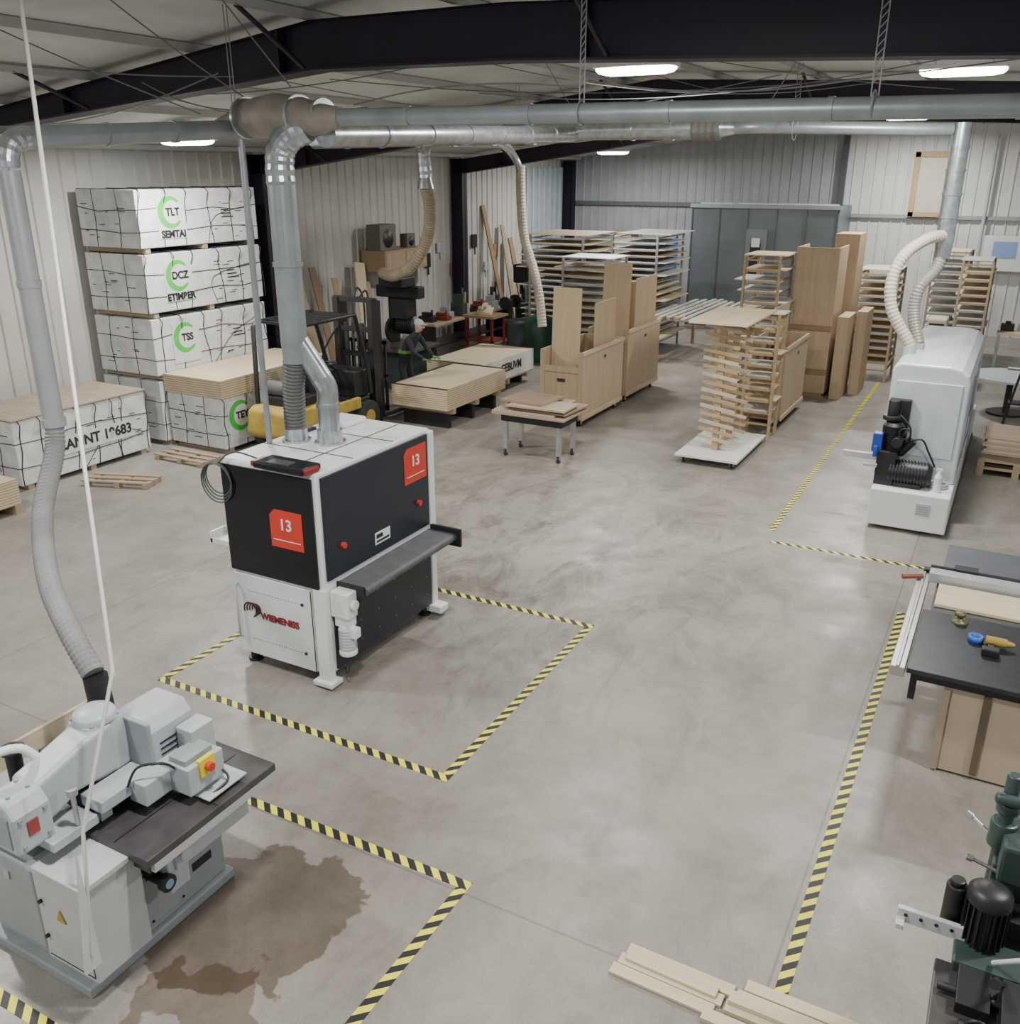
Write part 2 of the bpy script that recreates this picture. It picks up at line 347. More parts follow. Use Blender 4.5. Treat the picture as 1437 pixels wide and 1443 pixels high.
mk('door_gap',B(L).box(-5.15,-5.14,5.713,5.716,.13,.96),INK(),d)
mk('door_lock',B(L).cyl((-5.25,5.715,.8),(-5.25,5.705,.8),.015).cyl((-5.25,5.715,.3),(-5.25,5.705,.3),.015),INK(),d)
mk('handle',B(L).tube([(-6.03,5.715,.85),(-6.03,5.68,.85),(-6.03,5.68,.3),(-6.03,5.715,.3)],.012,8),LGREY(),d)
text(d,'logo_text','WIEMENISS',.092,(-5.54+5.55,5.711-6.6,.565),'-Y',mat('dark_red_ink',(.22,.015,.015),.5),.004)
lg=B(L)
for k in range(4):lg.torus((-5.90+k*.026,5.711,.60+.008*k),.075-.008*k,.007,'Y',16,-60,200)
mk('logo_emblem',lg,mat('emblem_ink',(.05,.02,.02),.5),d)
mk('side_panel',B(L).box(-5.0,-4.975,5.78,7.42,1.06,2.03),NAVY(),S,bevel=.006)
mk('side_panel',B(L).box(-5.0,-4.975,5.83,7.42,.15,.9),NAVY(),S,bevel=.006)
b=B(L)
for k in range(5):
    for j in range(3):b.cyl((-4.975,6.2+k*.28,.3+j*.2),(-4.971,6.2+k*.28,.3+j*.2),.006,n=6)
mk('panel_screws',b,STEEL(),S)
r1=mk('number_label',B(L).prism([(-5.54,1.33),(-5.17,1.33),(-5.17,1.69),(-5.48,1.69),(-5.54,1.63)],'Y',5.708,5.712),RED(),S)
text(r1,'number_text','13',.15,(-5.36+5.55,5.707-6.6,1.55),'-Y',WHITE(),.003)
mk('label_line',B(L).box(-5.51,-5.2,5.705,5.709,1.40,1.407),WHITE(),r1)
r2=mk('number_label',B(L).prism([(7.0,1.60),(7.38,1.60),(7.38,1.96),(7.05,1.96),(7.0,1.91)],'X',-4.975,-4.97),RED(),S)
text(r2,'number_text','13',.15,(-4.968+5.55,7.19-6.6,1.81),'+X',WHITE(),.003)
mk('label_line',B(L).box(-4.971,-4.967,7.04,7.35,1.665,1.672),WHITE(),r2)
mk('info_plate',B(L).box(-4.974,-4.97,6.48,6.72,1.16,1.28),WHITE(),S)
mk('info_print',B(L).box(-4.969,-4.967,6.5,6.7,1.18,1.20).box(-4.969,-4.967,6.5,6.6,1.22,1.26),INK(),S)
mk('door_knob',B(L).cyl((-4.975,6.0,1.34),(-4.94,6.0,1.34),.028),RED(),S)
mk('door_knob',B(L).cyl((-4.975,7.22,1.36),(-4.94,7.22,1.36),.028),RED(),S)
cv=mk('infeed_conveyor',B(L).box(-5.0,-4.70,5.93,7.44,.92,1.0).cyl((-4.70,5.93,.96),(-4.70,7.44,.96),.04),mat('conveyor_belt',(.085,.085,.092),.6,0,.2,8),S,bevel=.003)
mk('conveyor_end_plate',B(L).box(-5.02,-4.69,5.91,5.93,.86,1.01),BLACK(),cv);mk('conveyor_end_plate',B(L).box(-5.02,-4.62,7.44,7.47,.86,1.05),BLACK(),cv)
mk('conveyor_bracket',B(L).box(-4.99,-4.78,6.0,7.4,.87,.92).box(-4.99,-4.86,7.0,7.35,.8,.9),MGREY(),cv)
mo=mk('gear_motor',B(L).box(-4.98,-4.78,5.78,5.92,.72,.97).box(-4.96,-4.8,5.8,5.92,.62,.72).cyl((-4.87,5.86,.64),(-4.87,5.86,.36),.075).cyl((-4.87,5.86,.38),(-4.87,5.86,.33),.085).cyl((-4.78,5.85,.85),(-4.74,5.85,.85),.05).box(-4.83,-4.74,5.81,5.90,.52,.62),WHITE(),S,bevel=.012)
b=B(L)
for k in range(7):b.cyl((-4.87,5.86,.40+k*.03),(-4.87,5.86,.41+k*.03),.083)
mk('motor_fins',b,LGREY(),mo)
mk('motor_cable',B(L).tube([(-4.83,5.86,.36),(-4.83,5.8,.2),(-4.9,5.85,.12),(-5,5.95,.1)],.008,6,smooth=6),BLACK(),mo)
for x in(-6.0,-5.08):
    for y in(5.82,7.42):mk('foot',B(L).cyl((x,y,0),(x,y,.12),.045).cyl((x,y,0),(x,y,.03),.07),BLACK(),S)
cs=mk('control_console',B(L).box(-5.62,-5.06,5.64,5.90,2.07,2.13),BLKG(),S,bevel=.02,seg=3)
mk('console_grip',B(L).box(-5.66,-5.60,5.66,5.84,2.075,2.125),mat('dark_red_grip',(.25,.02,.02),.4),cs,bevel=.01)
mk('console_grip',B(L).box(-5.08,-5.03,5.66,5.84,2.075,2.125),mat('dark_red_grip',(.25,.02,.02),.4),cs,bevel=.01)
mk('console_screen',B(L).box(-5.5,-5.25,5.68,5.8,2.13,2.133),mat('screen_dark',(.05,.05,.06),.2),cs)
mk('outlet_bracket',B(L).box(-6.4,-6.1,5.78,5.98,1.16,1.22).box(-6.4,-6.36,5.78,5.98,1.16,1.28),WHITE(),S,bevel=.008)
b=B(L)
for k in range(4):b.torus((-6.13,5.72-.01*k,1.88-.015*k),.15+.012*k,.007,'Y',24)
b.tube([(-6.1,5.7,2.02),(-5.95,5.75,2.14),(-5.7,5.8,2.1)],.008,6,smooth=6);mk('cable_coil',b,mat('dark_cable',(.05,.07,.07),.5),S)
mk('top_seam',B(L).box(-6.08,-5.02,6.28,6.29,2.07,2.074).box(-6.08,-5.02,6.9,6.91,2.07,2.074).box(-5.35,-5.34,5.95,7.45,2.07,2.074),INK(),S)
mk('top_block',B(L).box(-6.03,-5.7,7.05,7.4,2.07,2.13),WHITE(),S,bevel=.02)
mk('top_clamp',B(L).box(-6.0,-5.95,6.6,6.9,2.07,2.1).cyl((-5.97,6.7,2.1),(-5.97,6.7,2.16),.015),BLACK(),S)
mk('exhaust_collar',B(L).cyl((-5.53,6.6,2.07),(-5.53,6.6,2.2),.12).cyl((-5.53,6.6,2.07),(-5.53,6.6,2.09),.15),GALV(),S)
mk('exhaust_collar',B(L).cyl((-5.86,6.5,2.07),(-5.86,6.5,2.2),.11).cyl((-5.86,6.5,2.07),(-5.86,6.5,2.09),.14),GALV(),S)
# ---------------------------------------------------------------- ducts
def ringduct(b,p0,p1,r,step=1.2,mi=0):
    p0=Vector(p0);p1=Vector(p1);b.cyl(p0,p1,r,mi=mi,n=28);d=p1-p0;n=int(d.length/step)
    for i in range(1,n+1):
        q=p0+d*(i/(n+1));u=d.normalized()*.02;b.cyl(q-u,q+u,r*1.1,mi=mi,n=28)
def elbow(b,p,a,c,r,bend,rib=0.006):
    p=Vector(p);a=Vector(a).normalized();c=Vector(c).normalized()
    s0=p-a*bend;s1=p+c*bend;pts=[]
    for i in range(11):
        t=i/10;pts.append((1-t)**2*s0+2*t*(1-t)*p+t*t*s1)
    b.tube(pts,r,22,rib=rib)
L=(-5.72,6.45,2.2)
D=thing('sander_dust_duct','galvanised vertical dust duct dropping onto the sander, splitting in two','duct',L)
b=B(L);ringduct(b,(-5.72,6.42,3.05),(-5.72,6.42,4.4),.12,.75);b.cyl((-5.72,6.42,2.85),(-5.72,6.42,3.05),.11,.12)
mk('riser_pipe',b,DUCT(),D)
b=B(L);b.tube([(-5.72,6.42,4.38),(-5.72,6.42,4.55),(-5.69,6.43,4.68),(-5.60,6.46,4.78),(-5.46,6.5,4.84)],.12,22,smooth=4,rib=.006);mk('elbow',b,GALV(),D)
b=B(L).cyl((-5.72,6.42,3.1),(-5.55,6.56,2.7),.1).tube([(-5.56,6.55,2.72),(-5.53,6.6,2.6),(-5.53,6.6,2.45)],.1,16,smooth=5).cyl((-5.53,6.6,2.45),(-5.53,6.6,2.2),.1).cyl((-5.53,6.6,2.42),(-5.53,6.6,2.46),.112)
mk('branch_pipe',b,GALV(),D)
mk('flex_hose',B(L).tube([(-5.73,6.42,2.9),(-5.8,6.45,2.6),(-5.86,6.5,2.2)],.095,16,smooth=8,rib=.012,ribn=20),mat('dark_flex',(.10,.10,.10),.6),D)
solo('conduit_pipe','thin grey vertical conduit beside the sander duct','pipe',B().cyl((-6.02,6.3,2.08),(-6.02,6.3,4.75),.028),DUCT())
solo('conduit_pipe','thin grey vertical conduit beside the sander duct','pipe',B().cyl((-6.0,6.75,2.14),(-6.0,6.75,4.75),.02),DUCT())
L=(-6.35,4.35,2.7);D=thing('overhead_dust_pipe','light grey dust pipe turning down to a ribbed hose','duct',L)
b=B(L);b.cyl((-6.35,4.35,2.7),(-6.35,4.35,4.5),.078);b.cyl((-6.35,4.35,3.7),(-6.35,4.35,3.75),.085);b.cyl((-6.35,4.35,2.66),(-6.35,4.35,2.72),.09)
mk('drop_pipe',b,mat('pale_duct',(.40,.42,.43),.4,.3,.08),D)
b=B(L);elbow(b,(-6.35,4.35,4.72),(0,0,1),(0,1,0),.078,.2,.004);mk('elbow',b,GALV(),D)
b=B(L);ringduct(b,(-6.35,4.54,4.72),(-6.35,6.55,4.84),.078,.9);mk('horizontal_pipe',b,DUCT(),D)
mk('flex_hose',B(L).tube([(-6.35,4.35,2.7),(-6.3,4.28,2.48),(-5.98,3.88,2.15),(-5.4,3.46,1.92),(-4.95,3.25,1.74),(-4.69,3.18,1.55)],.066,16,smooth=10,rib=.009,ribn=70),FLEX(),D)
L=(-3,6.5,4.85);D=thing('dust_collection_trunk','long grey spiral dust collection pipe hung under the roof','duct',L)
b=B(L);ringduct(b,(-5.5,6.5,4.91),(.9,6.5,4.84),.068,1.25);mk('trunk_pipe',b,DUCT(),D)
b=B(L);b.loft([(-6.62,6.68,4.86,.09,.08),(-6.45,6.7,4.88,.13,.12),(-6.2,6.68,4.93,.22,.16),(-5.85,6.60,4.94,.24,.18),(-5.55,6.55,4.92,.20,.16),(-5.3,6.5,4.90,.14,.12),(-5.1,6.5,4.91,.075,.075)],'X',28,2.2);mk('collector_fitting',b,TAN(),D)
b=B(L)
for x,r in((-6.2,.17),(-5.55,.165),(-5.3,.13)):b.loft([(x-.012,6.6 if x<-5.6 else 6.53,4.93,r*1.25,r),(x+.012,6.6 if x<-5.6 else 6.53,4.93,r*1.25,r)],'X',28,2.1)
mk('fitting_bands',b,GALV(),D)
b=B(L);ringduct(b,(-5.35,6.6,4.78),(-6.2,13.36,5.0),.10,1.0);mk('link_pipe',b,GALV(),D)
L=(-7,13.5,5.08);D=thing('main_dust_trunk','large galvanised dust trunk with tapering sections under the roof','duct',L)
b=B(L);ringduct(b,(-11.2,13.5,5.02),(-6.2,13.5,5.06),.17,.8);b.cyl((-6.2,13.5,5.06),(-5.9,13.5,5.06),.17,.14);ringduct(b,(-5.9,13.5,5.06),(-4.1,13.5,5.05),.14,.7);b.cyl((-4.1,13.5,5.05),(-3.8,13.5,5.05),.14,.085)
mk('large_pipe',b,GALV(),D)
mk('joint_wrap',B(L).tube([(-4.4,13.5,5.05),(-4.0,13.5,5.05)],.155,14,rib=.015,ribn=4),mat('joint_tape',(.15,.14,.13),.6),D)
b=B(L);b.tube([(-3.8,13.5,5.05),(-3.3,13.5,5.05),(-1.6,14.3,5.02),(-1.15,14.52,5.02)],.085,14,smooth=6);mk('small_pipe',b,DUCT(),D)
b=B(L);b.tube([(-9.0,13.5,5.0),(-9.2,14,5.0),(-9.5,14.35,4.85),(-9.55,14.45,4.4)],.12,16,smooth=7,rib=.008);b.cyl((-9.55,14.45,4.45),(-9.55,14.45,4.2),.09,.15);mk('elbow',b,GALV(),D)
mk('flex_hose',B(L).tube([(-9.55,14.45,4.25),(-9.7,14.8,3.9),(-10.1,15.3,3.3),(-10.6,15.5,2.75),(-11.2,15.7,2.5),(-11.7,16.0,2.5)],.11,14,smooth=8,rib=.01,ribn=50),BROWNH(),D)
b=B(L);b.tube([(-8.2,13.5,5.05),(-8.6,15.5,4.95),(-9.9,18.3,4.85),(-10,18.8,4.6),(-10,18.9,4.3)],.08,12,smooth=6);mk('branch_pipe',b,GALV(),D)
mk('flex_hose',B(L).tube([(-10,18.9,4.6),(-9.98,18.9,3.8),(-9.9,18.9,3.1),(-9.6,18.8,2.4),(-9.4,18.7,1.8),(-9.3,18.65,1.2)],.1,14,smooth=8,rib=.008,ribn=50),CREAM(),D)
L=(-1.1,14.5,2.2);D=thing('moulder_dust_duct','galvanised duct dropping to two cream hoses on the moulder','duct',L)
b=B(L);b.cyl((-1.03,14.58,5.1),(-1.03,14.58,3.6),.12)
for z in(4.8,4.5,4.2,3.9):b.cyl((-1.03,14.58,z-.02),(-1.03,14.58,z+.02),.13)
b.cyl((-1.03,14.58,3.6),(-1.03,14.58,3.35),.12,.1);mk('drop_pipe',b,GALV(),D)
mk('flex_hose',B(L).tube([(-1.03,14.55,3.65),(-1.22,14.25,3.62),(-1.46,13.98,3.42),(-1.56,13.85,3.1),(-1.50,13.8,2.7),(-1.24,13.8,2.3),(-1.2,13.8,2.2)],.075,14,smooth=7,rib=.007,ribn=40),CREAM(),D)
mk('flex_hose',B(L).tube([(-1.03,14.58,3.4),(-1.08,14.5,3.2),(-1.24,14.35,2.95),(-1.26,14.3,2.6),(-1.13,14.2,2.2)],.078,14,smooth=7,rib=.007,ribn=30),mat('tan_flex',(.33,.30,.26),.5,.2),D)
HG=[((-2.95,6.5,5.0),5.82,.018,1),((-.98,6.5,5.0),5.72,.022,1),((-6.35,6.6,5.0),5.83,.02,0),((-7.2,13.5,5.24),5.72,.03,0),((-3.0,13.5,5.16),5.82,.03,1)]
for (x,y,z),t,h_,lad in HG:
    b=B().cyl((x-h_,y,z-.1),(x-h_,y,t),.005,n=6).cyl((x+h_,y,z-.1),(x+h_,y,t),.005,n=6)
    b.torus((x,y,z-.12),.082 if y<10 else .16,.006,'X',20)
    if lad:
        k=int((t-z)/.05)
        for i in range(k):b.cyl((x-h_,y,z+i*.05),(x+h_,y,z+(i+1)*.05),.004,n=5)
    solo('hanger_strap','thin steel hanger strap holding the dust pipe','hanger',b,mat('hanger_grey',(.3,.3,.3),.5,.4),group='pipe hangers')
CB=[((-12.5,8.0,4.98),(-8.6,11.6,5.35),.1),((-9.5,8.6,5.35),(-4.5,8.9,5.75),.15),((-7.5,9.4,5.5),(.5,10,5.5),.25),((-6.5,5.5,5.75),(-6.3,6.7,5.1),.02),((-7.4,5.0,5.6),(-6.35,6.2,4.95),.02),((-9,8.2,5.3),(-8.2,11.5,5.2),.15),((-6,10,5.7),(-2,14,5.6),.25),((-7.8,8.2,5.5),(-7.0,12.8,5.2),.03),((-5,11,5.8),(-4.4,14.5,5.6),.02),
 ((-5.0,6.55,5.0),(-2.95,6.55,5.05),-.08),((-10.5,6.5,5.0),(-6.5,6.6,5.3),.2),((-2.95,6.6,5.1),(-.98,6.6,5.05),.08),((-8.5,5.0,5.45),(-6.6,6.9,5.3),.06),((-9.5,11,5.25),(-3,12.5,5.6),.25),((-7,12,5.5),(-1,11,5.55),.2),((-10,12.2,5.1),(-5.5,14.2,5.5),.15),((-3.8,10.5,5.7),(-1.2,14.4,5.5),.05),((-5.9,6.0,5.85),(-5.6,6.5,5.15),0),((-2.2,10.2,5.7),(-3.4,13.4,5.25),0),((-5.2,10.2,5.8),(-6.2,13.4,5.3),0),((-7.8,6.9,5.3),(-6.4,6.6,5.0),.05),((-4.9,8.3,5.7),(-1.3,8.6,5.6),.2)]
for p,q,s in CB:
    p=Vector(p);q=Vector(q);m=(p+q)/2-Vector((0,0,s))
    solo('overhead_cable','thin grey cable running under the roof','cable',B().tube([p,p.lerp(m,.5)-Vector((0,0,s*.25)),m,m.lerp(q,.5)-Vector((0,0,s*.25)),q],.006,6,smooth=6),mat('cable_grey',(.16,.16,.16),.6),group='overhead cables')
solo('suspended_pole','thin pale pole hanging down from the roof to the rip saw','pole',B().tube([(-5.9,4.35,5.8),(-5.03,3.69,5.33),(-3.98,2.81,1.93)],.012,8).tube([(-3.98,2.81,1.95),(-3.9,2.42,1.2),(-3.88,2.32,.45)],.011,8).prism([(2.27,.35),(2.37,.35),(2.35,1.1)],'X',-3.9,-3.88),mat('pale_pole',(.60,.60,.57),.4))
# ---------------------------------------------------------------- rip saw
L=(-4.45,2.95,0);S=thing('straight_line_rip_saw','light grey cast rip saw with dark steel table and over-arm','saw',L)
def bolts(par,pts,d,r=.012,m=None):
    b=B(L);d=Vector(d)
    for p in pts:b.cyl(p,Vector(p)+d,r,n=6)
    return mk('bolts',b,m or MGREY(),par)
mk('plinth',B(L).box(-4.98,-4.03,2.36,3.5,0,.07),MGREY(),S,bevel=.01)
mk('base_cabinet',B(L).prism([(-4.94,.07),(-4.07,.07),(-4.07,.6),(-4.0,.82),(-4.94,.82)],'Y',2.42,3.47),MGREY(),S,bevel=.01)
sp_=mk('side_cover',B(L).box(-4.07,-4.055,2.82,3.12,.12,.5),MGREY(),S,bevel=.006)
bolts(sp_,[(-4.055,2.85,.15),(-4.055,3.09,.15),(-4.055,2.85,.47),(-4.055,3.09,.47)],(.008,0,0),.009,BLACK())
dr=mk('access_door',B(L).box(-4.9,-4.42,2.385,2.42,.16,.76),mat('door_grey',(.32,.35,.36),.4),S,bevel=.02,seg=3)
mk('handle',B(L).box(-4.68,-4.63,2.375,2.39,.6,.66),LGREY(),dr)
b=B(L).box(-4.36,-3.93,2.36,2.74,.17,.84).box(-4.38,-3.91,2.34,2.76,.81,.85);eb=mk('electrical_box',b,mat('box_pale_grey',(.48,.50,.50),.4),S,bevel=.006)
mk('warning_sign',B(L).prism([(-4.2,.52),(-4.12,.52),(-4.16,.6)],'Y',2.352,2.358),YEL(),eb)
mk('box_door_seam',B(L).box(-4.34,-3.95,2.357,2.36,.79,.795).box(-4.34,-3.95,2.357,2.36,.2,.205).box(-3.955,-3.95,2.357,2.36,.2,.795),INK(),eb)
mk('lock',B(L).cyl((-4.32,2.36,.6),(-4.32,2.34,.6),.012).cyl((-4.32,2.36,.35),(-4.32,2.34,.35),.012),BLACK(),eb)
tb=mk('saw_table',B(L).box(-4.75,-3.75,2.66,3.70,.825,.88).box(-4.62,-3.8,2.7,3.62,.74,.825),DSTEEL(),S,bevel=.006)
mk('table_slot',B(L).box(-4.5,-4.35,2.7,3.2,.88,.883).box(-4.05,-4.04,2.68,3.64,.88,.882).box(-4.62,-3.76,3.2,3.21,.88,.882),BLACK(),tb)
mk('table_bracket',B(L).box(-4.1,-3.82,2.9,3.5,.60,.75).box(-3.95,-3.84,2.85,3.0,.45,.75).cyl((-3.9,2.95,.7),(-3.78,2.95,.7),.04),LGREY(),S,bevel=.008)
mk('table_rail',B(L).box(-3.78,-3.75,2.7,3.66,.77,.825),LGREY(),S)
mk('rear_table',B(L).box(-5.3,-4.75,2.6,3.62,.80,.85),LGREY(),S,bevel=.008)
mk('wood_fence',B(L).box(-5.3,-5.27,2.5,3.6,.85,1.0),LUMY(),S)
arm=mk('over_arm',B(L).prism([(2.46,1.02),(2.46,1.30),(2.58,1.33),(2.84,1.40),(3.0,1.42),(3.0,1.08),(2.72,1.10),(2.56,1.04)],'X',-4.55,-4.33),LGREY(),S,bevel=.03,seg=3)
mk('feed_head',B(L).prism([(-4.56,.98),(-4.27,.98),(-4.27,1.22),(-4.33,1.30),(-4.50,1.30),(-4.56,1.22)],'Y',2.27,2.5),LGREY(),arm,bevel=.02,seg=2)
mk('head_face_plate',B(L).box(-4.52,-4.31,2.262,2.275,1.02,1.22),MGREY(),arm,bevel=.006)
mk('tower',B(L).loft([(.88,-4.60,3.02,.26,.25),(.95,-4.58,3.02,.24,.24),(1.02,-4.54,3.0,.19,.2),(1.2,-4.50,2.99,.16,.18),(1.36,-4.47,2.98,.13,.14),(1.42,-4.46,2.98,.11,.12)],'Z',36,5),LGREY(),arm)
mk('tower_cap',B(L).lathe((-4.46,2.98,1.42),[(.125,0),(.125,.03),(.115,.045),(.06,.06),(.02,.063)],28),LGREY(),arm)
mh=mk('motor_housing',B(L).prism([(-4.54,1.02),(-4.17,1.02),(-4.17,1.30),(-4.23,1.38),(-4.47,1.38),(-4.54,1.30)],'Y',3.12,3.46),LGREY(),arm,bevel=.025,seg=3)
mk('housing_flange',B(L).box(-4.55,-4.15,3.09,3.12,1.0,1.39),MGREY(),mh,bevel=.01)
mk('housing_vents',B(L).box(-4.168,-4.164,3.18,3.4,1.12,1.13).box(-4.168,-4.164,3.18,3.4,1.16,1.17).box(-4.168,-4.164,3.18,3.4,1.20,1.21),BLACK(),mh)
mk('chain_cover',B(L).box(-4.19,-4.04,2.93,3.30,.95,1.10).box(-4.16,-4.02,3.3,3.48,.95,1.26),LGREY(),arm,bevel=.008)
mk('inspection_slot',B(L).box(-4.66,-4.62,2.72,2.8,1.2,1.28),BLACK(),arm)
bolts(arm,[(-4.30,2.33+.07*k,1.29) for k in range(0)]+[(-4.42+.05*j,2.33+.12*k,1.30) for k in range(2) for j in(-1,1)]+[(-4.46+.09*j,2.98+.09*q,1.42) for j in(-1,1) for q in(-1,1)],(0,0,.012))
bolts(arm,[(-4.27,2.31,1.03),(-4.27,2.46,1.03),(-4.27,2.31,1.2),(-4.27,2.46,1.2)],(.012,0,0))
mk('dust_port',B(L).cyl((-4.66,3.18,1.25),(-4.68,3.18,1.54),.075),BLACK(),arm)
mk('pressure_shoe',B(L).box(-4.34,-4.16,2.72,3.1,1.0,1.08).box(-4.3,-4.24,2.76,2.84,.89,1.02).box(-4.3,-4.24,3.0,3.08,.89,1.02),LGREY(),arm,bevel=.006)
mk('feed_guard',B(L).box(-4.56,-4.2,2.42,2.72,.93,.99).box(-4.56,-4.5,2.42,2.72,.88,1.03),LGREY(),arm,bevel=.006)
mk('guard_shadow',B(L).box(-4.56,-4.34,2.72,3.12,.885,1.08),BLACK(),arm,bevel=.01)  # black block stands in for the shadow under the guard
mk('spring_rod',B(L).cyl((-4.22,2.6,1.0),(-4.22,2.6,1.22),.014).cyl((-4.22,2.6,1.2),(-4.22,2.6,1.24),.03),STEEL(),arm)
mk('lift_handle',B(L).tube([(-4.56,2.34,1.2),(-4.60,2.33,1.38),(-4.60,2.42,1.44),(-4.56,2.56,1.42),(-4.52,2.64,1.3)],.026,10,smooth=6),WHITE(),arm)
mk('clamp_knob',B(L).cyl((-4.68,2.58,.85),(-4.68,2.58,1.36),.045).torus((-4.68,2.58,1.36),.06,.014),BLACK(),arm)
mk('id_label',B(L).box(-4.268,-4.263,2.345,2.41,1.08,1.17),mat('dull_red_label',(.3,.05,.04),.5),arm)
sw=mk('control_panel',B(L).box(-4.12,-3.88,3.12,3.4,.95,1.14).box(-4.08,-3.92,3.2,3.34,.88,.95),LGREY(),S,bevel=.008)
mk('panel_lip',B(L).box(-4.06,-3.92,3.14,3.36,1.14,1.18),MGREY(),sw,bevel=.006)
mk('switch_plate',B(L).box(-3.90,-3.865,3.2,3.32,1.04,1.16),mat('switch_yellow',(.8,.65,.03),.4),sw,bevel=.005)
mk('stop_button',B(L).cyl((-3.865,3.26,1.10),(-3.83,3.26,1.10),.028),RED(),sw)
mk('panel_cable',B(L).tube([(-4.0,3.14,1.1),(-4.0,3.05,1.2),(-4.1,2.95,1.2),(-4.15,2.9,1.08)],.008,6,smooth=6).tube([(-3.9,3.38,1.0),(-3.82,3.36,.95),(-3.85,3.2,.9)],.008,6,smooth=6),BLACK(),sw)
mk('side_plate',B(L).box(-4.02,-3.8,3.18,3.5,.905,.92),LGREY(),S,bevel=.006)
mk('plate_post',B(L).cyl((-3.98,3.45,.88),(-3.98,3.45,.905),.02),LGREY(),S)
hw=mk('hand_wheel',B(L).cyl((-4.0,2.83,.56),(-3.86,2.83,.56),.035).cyl((-3.86,2.83,.56),(-3.82,2.83,.56),.055).box(-3.99,-3.93,2.78,2.9,.6,.72),BLACK(),S)
mk('wheel_cap',B(L).cyl((-3.82,2.83,.56),(-3.815,2.83,.56),.03),mat('blue_cap',(.25,.35,.55),.4),hw)
mk('vent_slot',B(L).box(-4.072,-4.066,3.2,3.36,.25,.31),BLACK(),S)
b=B().torus((-5.2,3.50,.96),.1,.01,'X').torus((-5.18,3.47,.955),.09,.01,'X').torus((-5.16,3.53,.965),.1,.01,'Y')
solo('cable_loop','coil of black cable standing on the saw rear table','cable',b,BLACK())
# ---------------------------------------------------------------- planer moulder
L=(-.85,15,0);S=thing('planer_moulder','white industrial planer moulder with boxy hood and black motors','woodworking machine',L)
mk('machine_bed',B(L).box(-1.30,-.33,12.42,18.2,.05,.56),WHITE(),S,bevel=.02)
mk('bed_skirt',B(L).box(-1.22,-.31,12.6,18.1,0,.06),mat('dark_skirt',(.1,.1,.1),.5),S)
b=B(L).prism([(-1.29,.56),(-.34,.56),(-.34,1.90),(-.37,2.02),(-.46,2.10),(-.60,2.13),(-1.20,2.13),(-1.28,2.09),(-1.30,2.02)],'Y',13.02,16.6)
hd=mk('sound_hood',b,mat('hood_white',(.60,.64,.68),.33,0,.03),S,bevel=.035,seg=3)
mk('hood_front_panel',B(L).box(-1.22,-.42,13.0,13.02,.9,1.9),mat('hood_panel',(.55,.59,.63),.35),hd,bevel=.008)
b=B(L)
for y in(14.1,15.3):b.box(-.34,-.33,y-.01,y+.01,.65,1.84)
b.box(-.34,-.33,13.1,16.55,.80,.815)
mk('hood_seam',b,MGREY(),hd);mk('hood_window',B(L).box(-.34,-.332,14.3,15.1,1.2,1.7),mat('hood_glass',(.2,.22,.24),.2),hd)
mk('rear_casing',B(L).box(-1.2,-.4,16.6,17.9,.56,1.3),LGREY(),S,bevel=.03)
mk('dust_port',B(L).cyl((-1.2,13.8,2.1),(-1.2,13.8,2.22),.09),LGREY(),hd);mk('dust_port',B(L).cyl((-1.13,14.2,2.1),(-1.13,14.2,2.22),.09),LGREY(),hd)
def motor(p0,p1,r,par,fins=12,o=L):
    p0=Vector(p0);p1=Vector(p1);d=p1-p0;b=B(o).cyl(p0,p1,r*.88)
    for i in range(fins):
        q=p0+d*((i+.3)/fins);b.cyl(q,q+d*(.4/fins),r)
    b.cyl(p1,p1+d*.12,r*.97,r*.7);return mk('motor',b,BLACK(),par)
motor((-1.13,12.72,.74),(-.66,12.72,.74),.17,S)
motor((-1.16,12.80,1.02),(-1.16,12.80,1.34),.14,S)
mk('motor_foot',B(L).box(-1.05,-.72,12.6,12.84,.56,.62),BLACK(),S)
mk('spindle_unit',B(L).box(-1.3,-1.06,12.6,12.95,.56,1.02).box(-1.27,-1.0,12.9,13.02,.9,1.66).cyl((-1.2,12.85,1.34),(-1.2,12.85,1.66),.07).cyl((-1.2,12.85,1.40),(-1.2,12.85,1.46),.12).cyl((-1.08,12.6,1.15),(-1.08,12.75,1.15),.07).cyl((-1.05,12.85,.95),(-.9,12.85,1.15),.06),BLACK(),S,bevel=.01)
mk('hand_crank',B(L).torus((-1.0,12.62,1.28),.07,.012,'Y').cyl((-1.0,12.62,1.28),(-1.0,12.9,1.28),.015),BLACK(),S)
mk('blue_valve',B(L).box(-1.38,-1.26,12.6,12.75,1.0,1.25).cyl((-1.32,12.55,.95),(-1.32,12.55,1.1),.03),mat('blue_paint',(.02,.07,.38),.4),S,bevel=.01)
mk('feed_fence',B(L).box(-1.75,-1.3,12.7,12.76,.86,.94).box(-1.45,-1.28,12.55,12.62,.8,.84),LGREY(),S,bevel=.005)
mk('vent_grille',B(L).box(-.72,-.55,12.405,12.42,.28,.44),LGREY(),S,bevel=.004)
b=B(L)
for k in range(4):b.box(-.70,-.57,12.402,12.406,.30+.03*k,.31+.03*k)
mk('grille_slots',b,MGREY(),S)
mk('hose_coil',B(L).torus((-.52,12.85,.58),.12,.015).torus((-.52,12.85,.61),.11,.015),LGREY(),S)
mk('spray_bottle',B(L).cyl((-.52,12.62,.56),(-.52,12.62,.76),.05).cyl((-.52,12.62,.76),(-.52,12.62,.84),.05,.015).box(-.56,-.48,12.61,12.63,.84,.88),WHITE(),S)
